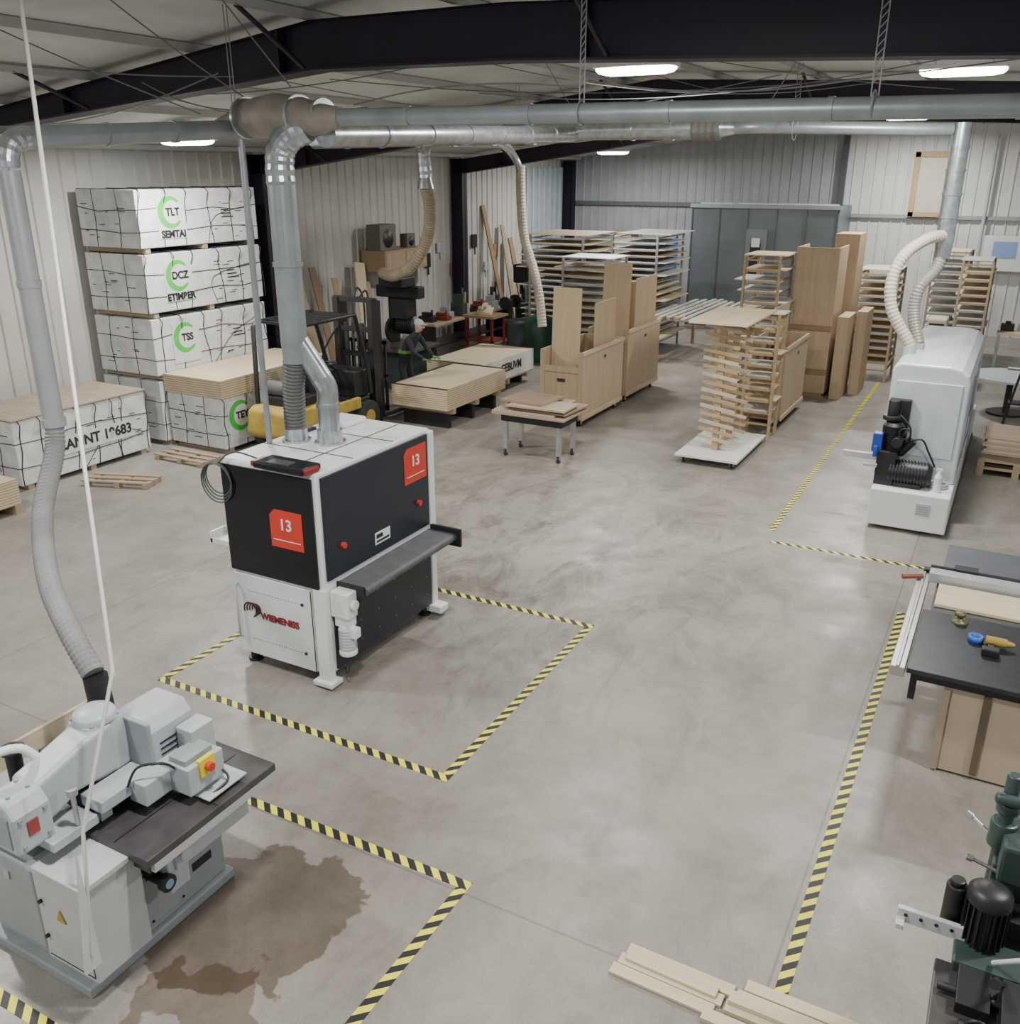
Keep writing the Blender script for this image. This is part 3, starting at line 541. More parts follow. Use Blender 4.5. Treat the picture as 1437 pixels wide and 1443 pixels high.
mk('control_cable',B(L).tube([(-1.0,12.8,1.1),(-.8,12.75,1.2),(-.7,12.9,1.0),(-.6,12.95,.8)],.012,6,smooth=6).tube([(-1.1,12.75,1.5),(-.95,12.7,1.35),(-.95,12.85,1.1)],.012,6,smooth=6),BLACK(),S)
# ---------------------------------------------------------------- table saw
L=(.6,8.4,0);S=thing('table_saw','black table saw with silver rip fence on a beige cabinet','saw',L)
mk('front_table',B(L).box(-.28,2.2,6.93,8.1,.86,.90),mat('black_laminate',(.018,.02,.024),.4,0,.3,12),S,bevel=.006)
mk('rear_table',B(L).box(-.2,2.2,9.0,9.85,.85,.89),mat('grey_iron_table',(.17,.18,.21),.35,.5,.1),S,bevel=.006)
mk('middle_table',B(L).box(-.22,2.2,8.1,9.0,.85,.895),DSTEEL(),S)
mk('side_rail',B(L).box(-.40,-.29,6.92,8.95,.82,.9).box(-.36,-.33,6.92,8.95,.9,.915),STEEL(),S,bevel=.006)
fe=mk('rip_fence',B(L).box(-.3,2.2,8.72,8.86,.9,1.0),mat('silver_fence',(.5,.52,.54),.35,.5),S,bevel=.01)
mk('fence_rail',B(L).box(-.36,2.2,8.95,9.03,.84,.93).cyl((-.3,8.92,.98),(.5,8.92,.98),.025).box(-.1,.1,8.86,8.98,.93,1.02),BLACK(),fe)
mk('fence_handle',B(L).cyl((-.52,8.7,.92),(-.35,8.78,.93),.025),mat('red_brown_handle',(.25,.06,.03),.4),fe)
cb=mk('base_cabinet',B(L).box(.02,1.9,7.05,7.1,.02,.8).box(.02,.06,7.1,8.6,.02,.8).box(.02,1.9,8.55,8.6,.02,.8),mat('beige_cabinet',(.44,.36,.26),.55,0,.05,2),S,bevel=.004)
mk('edge_strip',B(L).box(.28,.33,7.03,7.05,.05,.76),mat('dark_strip',(.12,.09,.06),.6),cb)
mk('edge_strip',B(L).box(.0,.05,7.03,7.1,.02,.84),mat('beige_edge',(.32,.26,.18),.55),cb)
mk('under_frame',B(L).box(-.2,1.9,7.0,8.95,.78,.86).box(-.25,-.2,7.1,7.16,.55,.86).box(-.25,-.2,7.3,7.36,.62,.86),BLACK(),S)
for x,y in((-.17,9.7),(-.15,8.9)):mk('rail_support',B(L).cyl((x,y,0),(x,y,.85),.03),STEEL(),S)
solo('maple_board','pale wooden board lying flat on the table saw','board',B().box(-.2,1.6,8.2,8.68,.897,.925),LUM(),bevel=.002)
solo('push_knob','olive and brass round knob clamp on the saw table','knob',B().lathe((0,0,0),[(.07,0),(.07,.015),(.03,.02),(.02,.05),(.045,.06),(.045,.085),(.02,.09)]),mat('olive_brass',(.16,.15,.07),.4,.4),(.02,7.98,.90))
solo('tape_roll','small blue tape roll lying on the saw table','tape roll',B().lathe((0,0,0),[(.035,0),(.06,0),(.06,.05),(.035,.05),(.035,0.001)]),mat('blue_tape',(.03,.12,.5),.5),(.16,7.66,.90))
T=thing('cordless_drill','yellow and black cordless drill lying on the saw table','drill',(.30,7.62,.90))
mk('body',B().cyl((-.07,0,.05),(.08,0,.05),.038).cyl((.08,0,.05),(.14,0,.05),.03,.015),mat('drill_yellow',(.36,.25,.05),.45),T)
mk('handle',B().box(-.06,-.01,-.02,.02,.0,.05).box(-.05,0,-.13,-.01,.005,.045),BLACK(),T,bevel=.006);mk('battery',B().box(-.09,.04,-.2,-.12,0,.06),BLACK(),T,bevel=.01)
# ---------------------------------------------------------------- mortiser
L=(.6,3.95,0);S=thing('mortising_machine','dark green and black mortiser with finned motor and levers','woodworking machine',L)
mk('stand',B(L).box(.28,1.2,3.3,4.15,0,.86),mat('stand_grey',(.14,.14,.145),.5),S,bevel=.02)
mk('work_table',B(L).box(.18,1.25,3.2,4.0,.86,.92),DSTEEL(),S,bevel=.008)
mk('sliding_table',B(L).box(.25,1.1,3.95,4.3,.9,.98),DG(),S,bevel=.01)
fb=mk('fence_bar',B(L).box(-.02,.36,4.10,4.13,.97,1.05).box(-.02,.02,4.04,4.13,.97,1.0),mat('fence_pale',(.58,.6,.6),.4),S,bevel=.004)
b=B(L)
for k in range(4):b.cyl((.02+k*.07,4.099,1.02),(.02+k*.07,4.094,1.02),.009,n=8)
mk('fence_holes',b,BLACK(),fb)
m=B(L).cyl((.36,4.15,.98),(.36,4.15,1.24),.085)
for k in range(20):
    a=2*math.pi*k/20;m.box(.36+.09*math.cos(a)-.012,.36+.09*math.cos(a)+.012,4.15+.09*math.sin(a)-.003,4.15+.09*math.sin(a)+.003,1.0,1.22,rz=a)
m.lathe((.36,4.15,1.22),[(.1,0),(.1,.05),(.07,.075),(.02,.08)]);mk('motor',m,BLACK(),S)
mk('pulley_housing',B(L).cyl((.22,4.2,.98),(.22,4.2,1.22),.05).cyl((.22,4.2,1.22),(.22,4.2,1.25),.035).box(.2,.6,4.2,4.35,.95,1.1),BLACK(),S,bevel=.008)
mk('column',B(L).cyl((.38,4.5,.9),(.38,4.5,1.72),.035).cyl((.38,4.5,1.3),(.38,4.5,1.45),.065).cyl((.38,4.5,1.5),(.38,4.5,1.56),.055).box(.36,.75,4.4,4.6,.9,1.25),mat('column_green',(.06,.09,.085),.4,.4),S,bevel=.01)
mk('head',B(L).box(.38,.62,4.32,4.62,1.2,1.42).cyl((.31,4.45,1.6),(.5,4.45,1.6),.03),DG(),S,bevel=.02)
mk('lever',B(L).cyl((.42,4.45,1.3),(.24,4.55,1.38),.012).cyl((.24,4.55,1.38),(.21,4.56,1.39),.02),STEEL(),S)
mk('lever',B(L).cyl((.42,4.4,1.2),(.27,4.4,1.24),.01).cyl((.27,4.4,1.24),(.24,4.4,1.245),.018),STEEL(),S)
mk('lever',B(L).cyl((.5,3.95,.95),(.42,3.75,1.12),.012).cyl((.42,3.75,1.12),(.41,3.7,1.15),.022),BLACK(),S)
mk('lever',B(L).cyl((.42,4.0,1.0),(.52,3.8,1.25),.012),WHITE(),S)
mk('warning_label',B(L).box(.4,.47,3.946,3.95,.915,.95),mat('orange_label',(.6,.3,.03),.5),S)
mk('vise',B(L).box(.28,.42,3.7,3.95,.92,.98).cyl((.2,3.8,.95),(.5,3.8,.95),.02).torus((.38,3.6,.96),.05,.01,'Y').box(.46,.6,3.5,3.9,.92,1.02).cyl((.3,3.62,.94),(.55,3.62,.94),.025),BLACK(),S,bevel=.005)
# ---------------------------------------------------------------- wrapped packs
wrapm=mat('white_wrap',(.62,.64,.64),.32,0,.16,4,.8)
def pack(loc,sx,sy,sz,txt,sub,label,logo=True,nstrap=6,ly=None):
    T=thing('wrapped_panel_pack',label,'panel pack',loc,group='wrapped panel packs')
    x1=sx/2;y1=sy/2;J=lambda a:random.uniform(-a,a)
    for yy in(-y1+.1,0,y1-.2):mk('bearer',B().box(-x1+.02,x1-.02,yy,yy+.1,0,.08),PALW(),T)
    mk('wrapped_body',B().box(-x1,x1,-y1,y1,.08,sz),wrapm,T,bevel=.015)
    e=.003;h=sz-.08
    for k in range(nstrap):
        y=-y1+.10+k*(sy-.2)/(nstrap-1)+J(.10);tl=J(.12)
        pts=[(x1+e,y+tl,.09)]+[(x1+e,y+tl*(1-f)+J(.025),.08+h*f) for f in(.25,.5,.75)]+[(x1+e,y,sz+e),(0,y+J(.04),sz+e),(-x1,y+J(.04),sz+e)]
        mk('strap',B().tube(pts,.008,5,smooth=3),INK(),T)
    for f in(.28,.66):
        z=.08+h*f
        pts=[(-x1,-y1-e,z+J(.04)),(-x1*.3,-y1-e,z+J(.04)),(x1*.4,-y1-e,z+J(.03)),(x1+e,-y1-e,z)]+[(x1+e,-y1+sy*q,z+J(.05)) for q in(.2,.4,.6,.8,1)]
        mk('strap',B().tube(pts,.007,5,smooth=1),INK(),T)
    for x in(-x1*.45,x1*.35):
        mk('strap',B().tube([(x,-y1-e,.09),(x+J(.06),-y1-e,.08+h*.5),(x,-y1-e,sz+e),(x+J(.1),0,sz+e),(x,y1,sz+e)],.007,5),INK(),T)
    mk('strap',B().tube([(x1+e,J(.3),.1),(x1+e,.3+J(.2),.08+h*.5),(x1+e,y1*.9,.08+h*(.3+.6*random.random()))],.006,5,smooth=4),INK(),T)
    if logo:
        cy=-y1*.5 if ly is None else ly;cz=.08+h*.60
        mk('label_patch',B().box(x1+.008,x1+.0115,cy-.28,cy+.32,cz-.42,cz+.28),mat('label_white',(.64,.66,.66),.4),T)
        b=B();n=30
        for i in range(n):
            f0=i/n;f1=(i+1)/n
            t0=R(40+285*f0);t1=R(40+285*f1)
            w0=.035+.08*math.sin(math.pi*f0);w1=.035+.08*math.sin(math.pi*f1)
            b.add([(x1+.0125,cy+r*math.cos(t),cz+r*math.sin(t)) for r,t in((.26-w0,t0),(.26,t0),(.26,t1),(.26-w1,t1))],[(0,1,2,3)])
        lo=mk('logo_emblem',b,GREEN(),T)
        text(lo,'logo_text',txt,.17,(x1+.015,cy+.05,cz),'+X',INK(),.006)
        if sub:text(T,'brand_text',sub,.16,(x1+.015,cy+.03,cz-.35),'+X',INK(),.008)
    else:
        mk('label_patch',B().box(x1+.008,x1+.0115,-.55,.85,.38,.66),mat('label_white',(.64,.66,.66),.4),T)
        text(T,'brand_text',txt,.22,(x1+.015,.15,.52),'+X',INK(),.006)
    b=B()
    for j in range(14):
        y=random.uniform(0,y1*.85);z=.15+(sz-.3)*random.random();b.box(x1,x1+.005,y,y+random.uniform(.04,.16),z,z+.010)
    for j in range(3):b.box(x1+.001,x1+.006,y1*.35,y1*.35+.28-.05*j,.3+j*.06+sz*.2,.3+j*.06+sz*.2+.02)
    for j in range(10):
        x=random.uniform(-x1*.9,x1*.5);z=.2+(sz-.35)*random.random();b.box(x,x+random.uniform(.05,.2),-y1-.005,-y1,z,z+.012)
    mk('printed_marks',b,INK(),T)
    return T
pack((-13.3,12.05,3.225),1.4,2.7,.99,'TLT','SEMTAI','white wrapped panel pack with green emblem, top of the stack')
pack((-13.3,12.05,2.18),1.4,2.7,1.03,'DCZ','ETIMBER','white wrapped panel pack with green emblem, second from top')
pack((-13.3,12.05,1.135),1.4,2.7,1.03,'TSS','','white wrapped panel pack with green emblem, third from top')
pack((-13.3,12.05,0),1.4,2.7,1.12,'TLT','','white wrapped panel pack at the bottom of the tall stack')
pack((-11.93,12.1,0),1.26,2.6,.95,'TEY','','white wrapped panel pack carrying bare plywood sheets',ly=-.92)
pack((-13.2,9.12,0),1.3,2.4,1.06,'CANNT 19683','','low white wrapped panel pack with black lettering',logo=False,nstrap=8)
solo('particle_board_cover','brown board lying on top of the low wrapped pack','board',B().box(-13.87,-12.53,7.9,10.33,0,.02),mat('cover_board',(.36,.29,.22),.7,0,.15,6),(0,0,1.071))
PL=layered('plywood_layers',(.60,.50,.34),(.32,.23,.14),26)
solo('plywood_bundle','bundle of bare plywood sheets on top of a wrapped pack','plywood',B().box(-.60,.72,-1.38,1.38,0,.3),PL,(-11.97,12.15,.962),group='plywood bundles')
def woodpack(loc,sx,sy,z,label,printed=False):
    T=thing('plywood_pack',label,'plywood',loc,group='plywood bundles')
    for yy in(-sy/2+.2,-.05,sy/2-.3):mk('bearer',B().box(-sx/2,sx/2,yy,yy+.1,0,.1),PALW(),T)
    mk('sheets',B().box(-sx/2,sx/2,-sy/2,sy/2,.1,z),PL,T)
    mk('top_edge',B().box(-sx/2-.01,sx/2+.01,-sy/2-.01,-sy/2+.02,z,z+.01).box(-sx/2-.01,-sx/2+.04,-sy/2,sy/2,z,z+.01).box(-sx/2-.01,sx/2+.01,sy/2-.06,sy/2,z,z+.01),BLACK(),T)
    if printed:
        s=mk('printed_side',B().box(sx/2,sx/2+.01,-sy/2,sy/2,.14,z),WPNT(),T);text(s,'brand_text','CEBUVM',.24,(sx/2+.014,.1,.14+(z-.14)/2),'+X',INK(),.008)
def stillage(x,y,h,sy):
    T=thing('steel_stillage','low dark steel stand carrying a plywood pack','stand',(x,y,0))
    for yy in(-sy/2+.2,-.05,sy/2-.3):mk('crossbar',B().box(-.5,.5,yy,yy+.1,0,h),BLACK(),T)
stillage(-9.40,14.9,.28,2.2);stillage(-10.1,17.3,.15,2.3)
woodpack((-9.40,14.9,.28),1.22,2.2,.5,'plywood sheet pack resting on low black supports')
woodpack((-10.1,17.3,.15),1.35,2.3,.6,'plywood sheet pack with white printed side',True)
solo('plywood_sheet_stack','short stack of brown plywood sheets on a pallet','plywood',B().box(-.55,.55,-.6,.6,.14,.5,0).box(-.55,.55,-.6,-.5,0,.14,1).box(-.55,.55,.5,.6,0,.14,1),[PL,PALW()],(-12.3,6.75,0))
for x,y,rz in((-11.65,10.25,.0),(-11.6,8.9,.35)):
    b=B()
    for k in(-.5,-.0,.45):b.box(k,k+.08,-.22,.22,0,.07)
    for k in(-.2,-.03,.14):b.box(-.55,.55,k,k+.08,.07,.09)
    solo('wooden_pallet','broken pallet of pale slats lying on the floor','pallet',b,PALW(),(x,y,0),rz=rz,group='loose pallets')
# ---------------------------------------------------------------- forklift
L=(-10.55,12.3,0);S=thing('forklift','forklift with yellow body, black mast and overhead guard','forklift',L)
b=B(L).prism([(11.05,.35),(11.12,.74),(11.25,.80),(12.0,.78),(12.05,.25),(11.2,.25)],'X',-11.06,-10.04);mk('counterweight',b,YEL(),S,bevel=.05,seg=3)
mk('chassis',B(L).box(-11.0,-10.1,12.0,13.25,.25,.66).box(-10.95,-10.15,12.9,13.3,.66,1.15).box(-10.9,-10.2,11.35,12.0,.78,.95),BLACK(),S,bevel=.03)
mk('side_deck',B(L).box(-10.12,-10.03,12.1,12.9,.5,.70),YEL(),S,bevel=.02)
mk('gas_bottle',B(L).lathe((-10.55,11.5,1.06),[(.03,-.36),(.13,-.32),(.13,.32),(.03,.36)],ax='X'),mat('bottle_dark',(.12,.12,.12),.5),S)
for x in(-11.1,-10.2):
    for y,r in((11.5,.25),(13.1,.3)):
        w_=mk('wheel',B(L).cyl((x,y,r),(x+.2,y,r),r),RUB(),S,bevel=.02);mk('hub',B(L).cyl((x-.01,y,r),(x+.21,y,r),r*.45),YEL(),w_)
g=B(L)
for x in(-11.02,-10.08):
    g.tube([(x,11.35,.8),(x,11.4,2.08),(x,11.5,2.15),(x,12.9,2.15),(x,13.2,1.2),(x,13.25,.7)],.04,8)
for k in range(7):g.box(-11.02,-10.08,11.5+k*.22,11.54+k*.22,2.13,2.17)
mk('overhead_guard',g,BLACK(),S)
mk('seat',B(L).box(-10.8,-10.3,12.0,12.45,.66,.98).box(-10.8,-10.3,11.88,12.03,.9,1.5),BLACK(),S,bevel=.05,seg=3)
mk('steering_wheel',B(L).torus((-10.55,12.65,1.3),.17,.018).cyl((-10.55,12.65,1.3),(-10.55,12.95,1.1),.02),BLACK(),S)
mk('control_lever',B(L).cyl((-10.3,12.95,1.1),(-10.3,12.85,1.4),.012),BLACK(),S)
ms=B(L)
for x in(-10.98,-10.22):ms.box(x,x+.12,13.42,13.6,.08,2.35).box(x+.02,x+.1,13.6,13.72,.15,2.3)
for z in(.5,.9,1.3,1.75,2.28):ms.box(-10.98,-10.10,13.45,13.52,z,z+.09)
for x in(-10.75,-10.4,-10.6,-10.5):ms.cyl((x,13.5,.2),(x,13.5,1.9),.045 if x in(-10.75,-10.4) else .02)
ma=mk('mast',ms,BLACK(),S,bevel=.005)
lb=B(L).box(-11.05,-10.08,13.75,13.8,.25,.35).box(-11.05,-10.08,13.75,13.8,1.5,1.56).box(-11.05,-10.08,13.75,13.8,.9,.94)
for k in range(6):lb.box(-11.05+k*.186,-11.01+k*.186,13.75,13.8,.3,1.56)
mk('load_backrest',lb,BLACK(),ma)
for x in(-10.85,-10.35):mk('fork',B(L).box(x,x+.1,13.8,14.7,.08,.12).box(x,x+.1,13.78,13.83,.08,.6),DSTEEL(),S)
mk('hydraulic_hose',B(L).tube([(-10.6,13.55,2.3),(-10.6,13.7,2.5),(-10.55,13.8,2.2),(-10.55,13.78,1.2)],.018,6,smooth=6).tube([(-10.5,13.55,2.3),(-10.45,13.75,2.45),(-10.45,13.8,2.1),(-10.5,13.78,1.2)],.018,6,smooth=6).tube([(-10.9,13.4,1.8),(-11.1,13.2,1.3),(-10.95,13.1,.8)],.018,6,smooth=6),BLACK(),S)
def person(loc,rz):
    T=thing('person','person in dark work clothes and grey cap bending over plywood','person',loc,rz)
    V=[(0,0,.93),(.08,0,1.12),(.22,0,1.34),(.31,0,1.46),(.36,0,1.53)]
    Rd=[(.16,.13),(.15,.12),(.18,.13),(.07,.07),(.055,.055)]
    E=[(0,1),(1,2),(2,3),(3,4)]
    def ch(root,pts,rs):
        p=root
        for q,r in zip(pts,rs):V.append(q);Rd.append((r,r));E.append((p,len(V)-1));p=len(V)-1
    for s in(-1,1):
        ch(0,[(0,.1*s,.84),(.09,.13*s,.48),(-.02,.13*s,.12)],[.095,.065,.05])
        ch(2,[(.25,.19*s,1.38),(.40,.25*s,1.13),(.60,.18*s,1.0)],[.07,.05,.035])
    me=bpy.data.meshes.new('sk');me.from_pydata(V,E,[]);o=bpy.data.objects.new('sk',me);C.objects.link(o)
    o.modifiers.new('s','SKIN')
    for i,r in enumerate(Rd):me.skin_vertices[0].data[i].radius=r
    me.skin_vertices[0].data[0].use_root=True
    sb=o.modifiers.new('u','SUBSURF');sb.levels=1;sb.render_levels=1
    bpy.context.view_layer.update()
    ev=bpy.data.meshes.new_from_object(o.evaluated_get(bpy.context.evaluated_depsgraph_get()));bpy.data.objects.remove(o)
    b=B();vs=[tuple(v.co) for v in ev.vertices]
    for p in ev.polygons:
        mi=1 if p.center.z>.86 else 2
        b.f.append(list(p.vertices));b.m.append(mi);b.s.append(True)
    b.v=vs
    b.loft([(1.49,.36,0,.05,.05),(1.53,.385,0,.075,.065),(1.58,.40,0,.092,.075),(1.64,.40,0,.098,.08),(1.70,.39,0,.085,.07),(1.74,.38,0,.04,.035)],'Z',20,2.1)
    b.cyl((.49,0,1.62),(.515,0,1.585),.012,.018,8)
    for s in(-1,1):
        b.cyl((.477,.032*s,1.625),(.487,.032*s,1.625),.011,n=8,mi=2);b.cyl((.39,.075*s,1.59),(.39,.092*s,1.62),.02,n=8)
        b.box(-.08,.18,.13*s-.05,.13*s+.05,0,.10,2)
        b.loft([(.58,.18*s,1.0,.03,.025),(.63,.175*s,.99,.045,.02),(.69,.17*s,.985,.045,.016)],'X',12,2.5,3)
        for k,ln in enumerate((.055,.068,.072,.06)):
            y=.17*s+(k-1.5)*.022;b.tube([(.685,y,.985),(.685+ln*.6,y,.978),(.685+ln,y,.955)],.009,6,3)
        b.tube([(.62,.175*s-.04*s,.99),(.655,.175*s-.065*s,.98),(.69,.175*s-.07*s,.965)],.010,6,3)
    b.cyl((.463,0,1.555),(.48,0,1.555),.016,n=8,mi=2)
    mk('body',b,[mat('skin_tone',(.45,.28,.21),.5),mat('dark_jacket',(.02,.022,.028),.8),mat('dark_trousers',(.03,.03,.035),.8),mat('green_glove',(.12,.25,.05),.6)],T)
    mk('cap',B().loft([(1.655,.395,0,.104,.088),(1.69,.39,0,.1,.085),(1.735,.375,0,.075,.065),(1.755,.365,0,.03,.03)],'Z',20,2.1).box(.47,.56,-.06,.06,1.65,1.662),mat('grey_cap',(.42,.42,.42),.8),T)
    mk('vest_band',B().loft([(1.06,.06,0,.165,.175),(1.12,.09,0,.165,.175)],'Z',20,2.2),mat('green_band',(.14,.28,.05),.7),T)
person((-10.72,15.25,0),0)
L=(-11.7,16.6,0);S=thing('radial_arm_saw','black machine with motor below a brown dust hose','saw',L)
mk('stand',B(L).box(-12.3,-11.3,16.2,17.1,0,.85),mat('dark_green_box',(.03,.05,.045),.5),S,bevel=.02)
mk('table',B(L).box(-12.5,-11.1,16.0,17.2,.85,.92),DSTEEL(),S,bevel=.01)
mk('column',B(L).cyl((-12.1,16.9,.9),(-12.1,16.9,2.2),.12).box(-12.2,-11.1,16.4,16.65,1.95,2.2).box(-11.9,-11.3,16.1,16.6,2.2,2.40),BLACK(),S,bevel=.02)
motor((-11.6,16.4,1.4),(-11.2,16.4,1.4),.2,S,8,L)
mk('guard',B(L).cyl((-11.75,16.3,1.3),(-11.68,16.3,1.3),.26).box(-11.7,-11.3,16.2,16.6,1.55,1.95),BLACK(),S)
# ---------------------------------------------------------------- casters / carts
def caster(par,x,y,r=.06,o=(0,0,0)):
    c=mk('caster',B(o).cyl((x-.018,y,r),(x+.018,y,r),r),RUB(),par);mk('caster_fork',B(o).box(x-.03,x-.024,y-.03,y+.03,r*.8,r*2.2).box(x+.024,x+.03,y-.03,y+.03,r*.8,r*2.2).box(x-.035,x+.035,y-.04,y+.04,r*2.2,r*2.4),STEEL(),c)
def cart(x0,x1,y0,y1,h,label):
    o=((x0+x1)/2,(y0+y1)/2,0);T=thing('panel_cart',label,'cart',o,group='plywood panel carts')
    mk('base',B(o).box(x0,x1,y0,y1,.15,.2),PLYD(),T)
    mk('side_panel',B(o).box(x1-.03,x1,y0,y1,.2,h),PLYC(),T,bevel=.004);mk('side_panel',B(o).box(x0,x0+.03,y0,y1,.2,h),PLYC(),T,bevel=.004)
    e=mk('end_panel',B(o).box(x0+.03,x1-.03,y0,y0+.03,.2,h*.72).box(x0,x0+.09,y0-.015,y0,.17,h).box(x1-.09,x1,y0-.015,y0,.17,h).box(x0+.09,x1-.09,y0-.015,y0,h*.72,h*.8),wood('cart_end',(.34,.25,.16),'z'),T,bevel=.004)
    mk('hand_hole',B(o).box((x0+x1)/2-.08,(x0+x1)/2+.08,y0-.018,y0-.014,h*.6,h*.64),BLACK(),e)
    mk('end_panel',B(o).box(x0+.03,x1-.03,y1-.03,y1,.2,h),PLYC(),T)
    mk('edge_rail',B(o).box(x1,x1+.02,y0,y1,h-.07,h),LUMY(),T);mk('edge_rail',B(o).box(x1,x1+.02,y0,y1,.15,.23),LUMY(),T)
    mk('hook',B(o).cyl((x1+.02,(y0+y1)/2,h*.85),(x1+.03,(y0+y1)/2,h*.85),.03),BLACK(),T)
    for x in(x0+.1,x1-.1):
        for y in(y0+.15,y1-.15):caster(T,x,y,.06,o)
    return T
cart(-7.58,-6.72,15.15,17.1,1.42,'brown plywood panel cart on casters holding upright sheets')
cart(-7.62,-6.74,17.4,19.25,1.5,'brown plywood panel cart on casters beside another cart')
cart(-4.3,-3.5,16.9,18.8,1.5,'brown plywood panel cart behind the slatted drying rack')
def sheet(x,y0,y1,z0,z1,lean=0.,t=.02,m=None,label='upright tan fibreboard sheet standing in a panel cart'):
    o=solo('wood_sheet',label,'board',B().box(-t/2,t/2,-(y1-y0)/2,(y1-y0)/2,0,z1-z0),m or PLYZ(),(x,(y0+y1)/2,z0),group='upright sheets')
    o.rotation_euler=(0,lean,0);return o
def ysheet(x0,x1,y,z0,z1,lean=0.,m=None):
    o=solo('wood_sheet','upright tan fibreboard sheet standing in a panel cart','board',B().box(-(x1-x0)/2,(x1-x0)/2,-.01,.01,0,z1-z0),m or PLYZ(),((x0+x1)/2,y,z0),group='upright sheets');o.rotation_euler=(lean,0,0)
ysheet(-7.52,-6.95,15.45,.21,2.5,-.04);sheet(-6.84,15.9,16.9,.21,2.2,.0)
ysheet(-7.5,-6.9,17.75,.21,2.75,-.04);sheet(-6.82,17.9,19.1,.21,2.45,.0);ysheet(-7.4,-6.95,18.4,.21,2.3,-.03)
sheet(-3.75,17.1,18.0,.21,1.95,-.01);sheet(-3.9,17.4,18.7,.21,2.1,-.01)
T=thing('tall_panel_carcass','tall brown plywood carcass standing on end beside racks','cabinet',(-3.68,20.3,0))
mk('side_panel',B().box(-.42,-.38,-.5,.5,.05,3.05),PLYZ(),T,bevel=.004);mk('side_panel',B().box(.38,.42,-.5,.5,.05,3.05),PLYZ(),T,bevel=.004)
mk('front_panel',B().box(-.38,.38,-.5,-.47,.6,3.05),PLYZ(),T,bevel=.004);mk('front_panel',B().box(-.38,.38,-.5,-.47,.1,.5),PLYZ(),T,bevel=.004)
mk('base',B().box(-.42,.42,-.5,.5,.0,.1),PLYD(),T)
mk('cross_rail',B().box(-.42,.42,-.53,-.5,1.4,1.5),PLYD(),T);mk('cross_rail',B().box(-.42,.42,-.53,-.5,.5,.6),PLYD(),T)
for x,y,z1,t in [(-3.35,21.5,3.25,.5),(-3.05,20.3,1.7,.22),(-2.78,20.9,1.75,.2)]:
    sheet(x,y-.45,y+.45,0,z1,0,t,PLYZ(),'brown plywood panel bundle standing upright by the racks')
# ---------------------------------------------------------------- trolley table
L=(-6.67,13.3,0);T=thing('steel_trolley_table','black steel work table on casters with steel legs','table',L)
mk('frame',B(L).box(-7.22,-6.1,12.98,13.62,.60,.74),BLACK(),T,bevel=.01)
for x in(-7.15,-6.17):
    for y in(13.03,13.57):mk('leg',B(L).box(x-.035,x+.035,y-.035,y+.035,.13,.62),STEEL(),T);caster(T,x,y,.055,L)
for k,(dx,dy,rz,w) in enumerate([(0,0,.0,(.66,.5)),(-.12,-.05,.05,(.55,.42)),(.15,.08,-.06,(.5,.42)),(-.05,.1,.12,(.5,.38)),(.1,-.12,.02,(.52,.3)),(-.2,.1,-.1,(.4,.38))]):
    solo('plywood_offcut','reddish brown plywood offcut stacked on the black trolley table','board',B().box(-w[0],w[0],-w[1],w[1],0,.03),wood('offcut%d'%(k%3),[(.36,.27,.20),(.42,.33,.25),(.30,.21,.15)][k%3],'x'),(-6.67+dx,13.35+dy,.742+k*.032),rz=rz,group='plywood offcuts')
# ---------------------------------------------------------------- slatted drying rack
T=thing('drying_rack','wooden drying rack with many slat arms on white rolling base','rack',(-4.0,14.88,0))
mk('base_board',B().box(-.52,.52,-.92,.92,.12,.16),WPNT(),T,bevel=.004)
for x in(-.4,.4):
    for y in(-.77,.77):caster(T,x,y,.045)
for y in(-.40,.40):mk('post',B().box(-.05,.05,y-.035,y+.035,.16,2.28),LUMB(),T)
mk('brace',B().box(-.02,.02,-.36,.36,.16,.26),LUMB(),T);mk('brace',B().box(-.02,.02,-.36,.36,1.2,1.3),LUMB(),T);mk('brace',B().box(-.02,.02,-.36,.36,2.1,2.2),LUMB(),T)
for i in range(15):
    z=.34+1.82*i/14
    for y in(-.40,.40):mk('arm',B().box(-.29,.29,y-.06,y-.035,z-.02,z+.035,ry=0.14),LUMB() if i%2 else LUMY(),T)
solo('plywood_sheet','pale plywood sheet lying across the top of the drying rack','board',B().box(-.42,.50,-.95,.95,0,.025),PLYX(),(-4.0,14.9,2.285))
def shelfrack(loc,sx,sy,h,n,label,m0,over=.15):
    T=thing('shelving_rack',label,'rack',loc,group='panel shelving racks')
    for x in(-sx/2,sx/2):
        for y in(-sy/2,sy/2):mk('post',B().box(x-.025,x+.025,y-.025,y+.025,0,h),m0,T)
    for i in range(n):
        z=.25+(h-.35)*i/(n-1)
        mk('shelf',B().box(-sx/2,sx/2,-sy/2,-sy/2+.04,z,z+.035).box(-sx/2,sx/2,sy/2-.04,sy/2,z,z+.035).box(-sx/2,-sx/2+.03,-sy/2,sy/2,z,z+.035).box(sx/2-.03,sx/2,-sy/2,sy/2,z,z+.035),m0,T)
        if i>0:
            m=[WPNT(),PLYX(),LUM(),WPNT()][random.randrange(4)]
            ox=random.uniform(-over,over);zz=loc[2]+z+.036 if i<n-1 else loc[2]+max(z+.036,h+.001)
            solo('plywood_sheet','thin pale sheet lying on a rack shelf','board',B().box(-sx/2-over/2,sx/2+over/2,-sy/2+.035,sy/2-.035,0,.02),m,(loc[0]+ox,loc[1],zz),group='sheets on drying racks')
shelfrack((-10.6,23.0,0),1.5,2.0,2.95,18,'steel rack loaded with many pale thin panels',STEEL(),.3)
shelfrack((-8.7,23.6,0),1.2,2.0,3.0,18,'steel rack loaded with painted panels',STEEL(),.22)
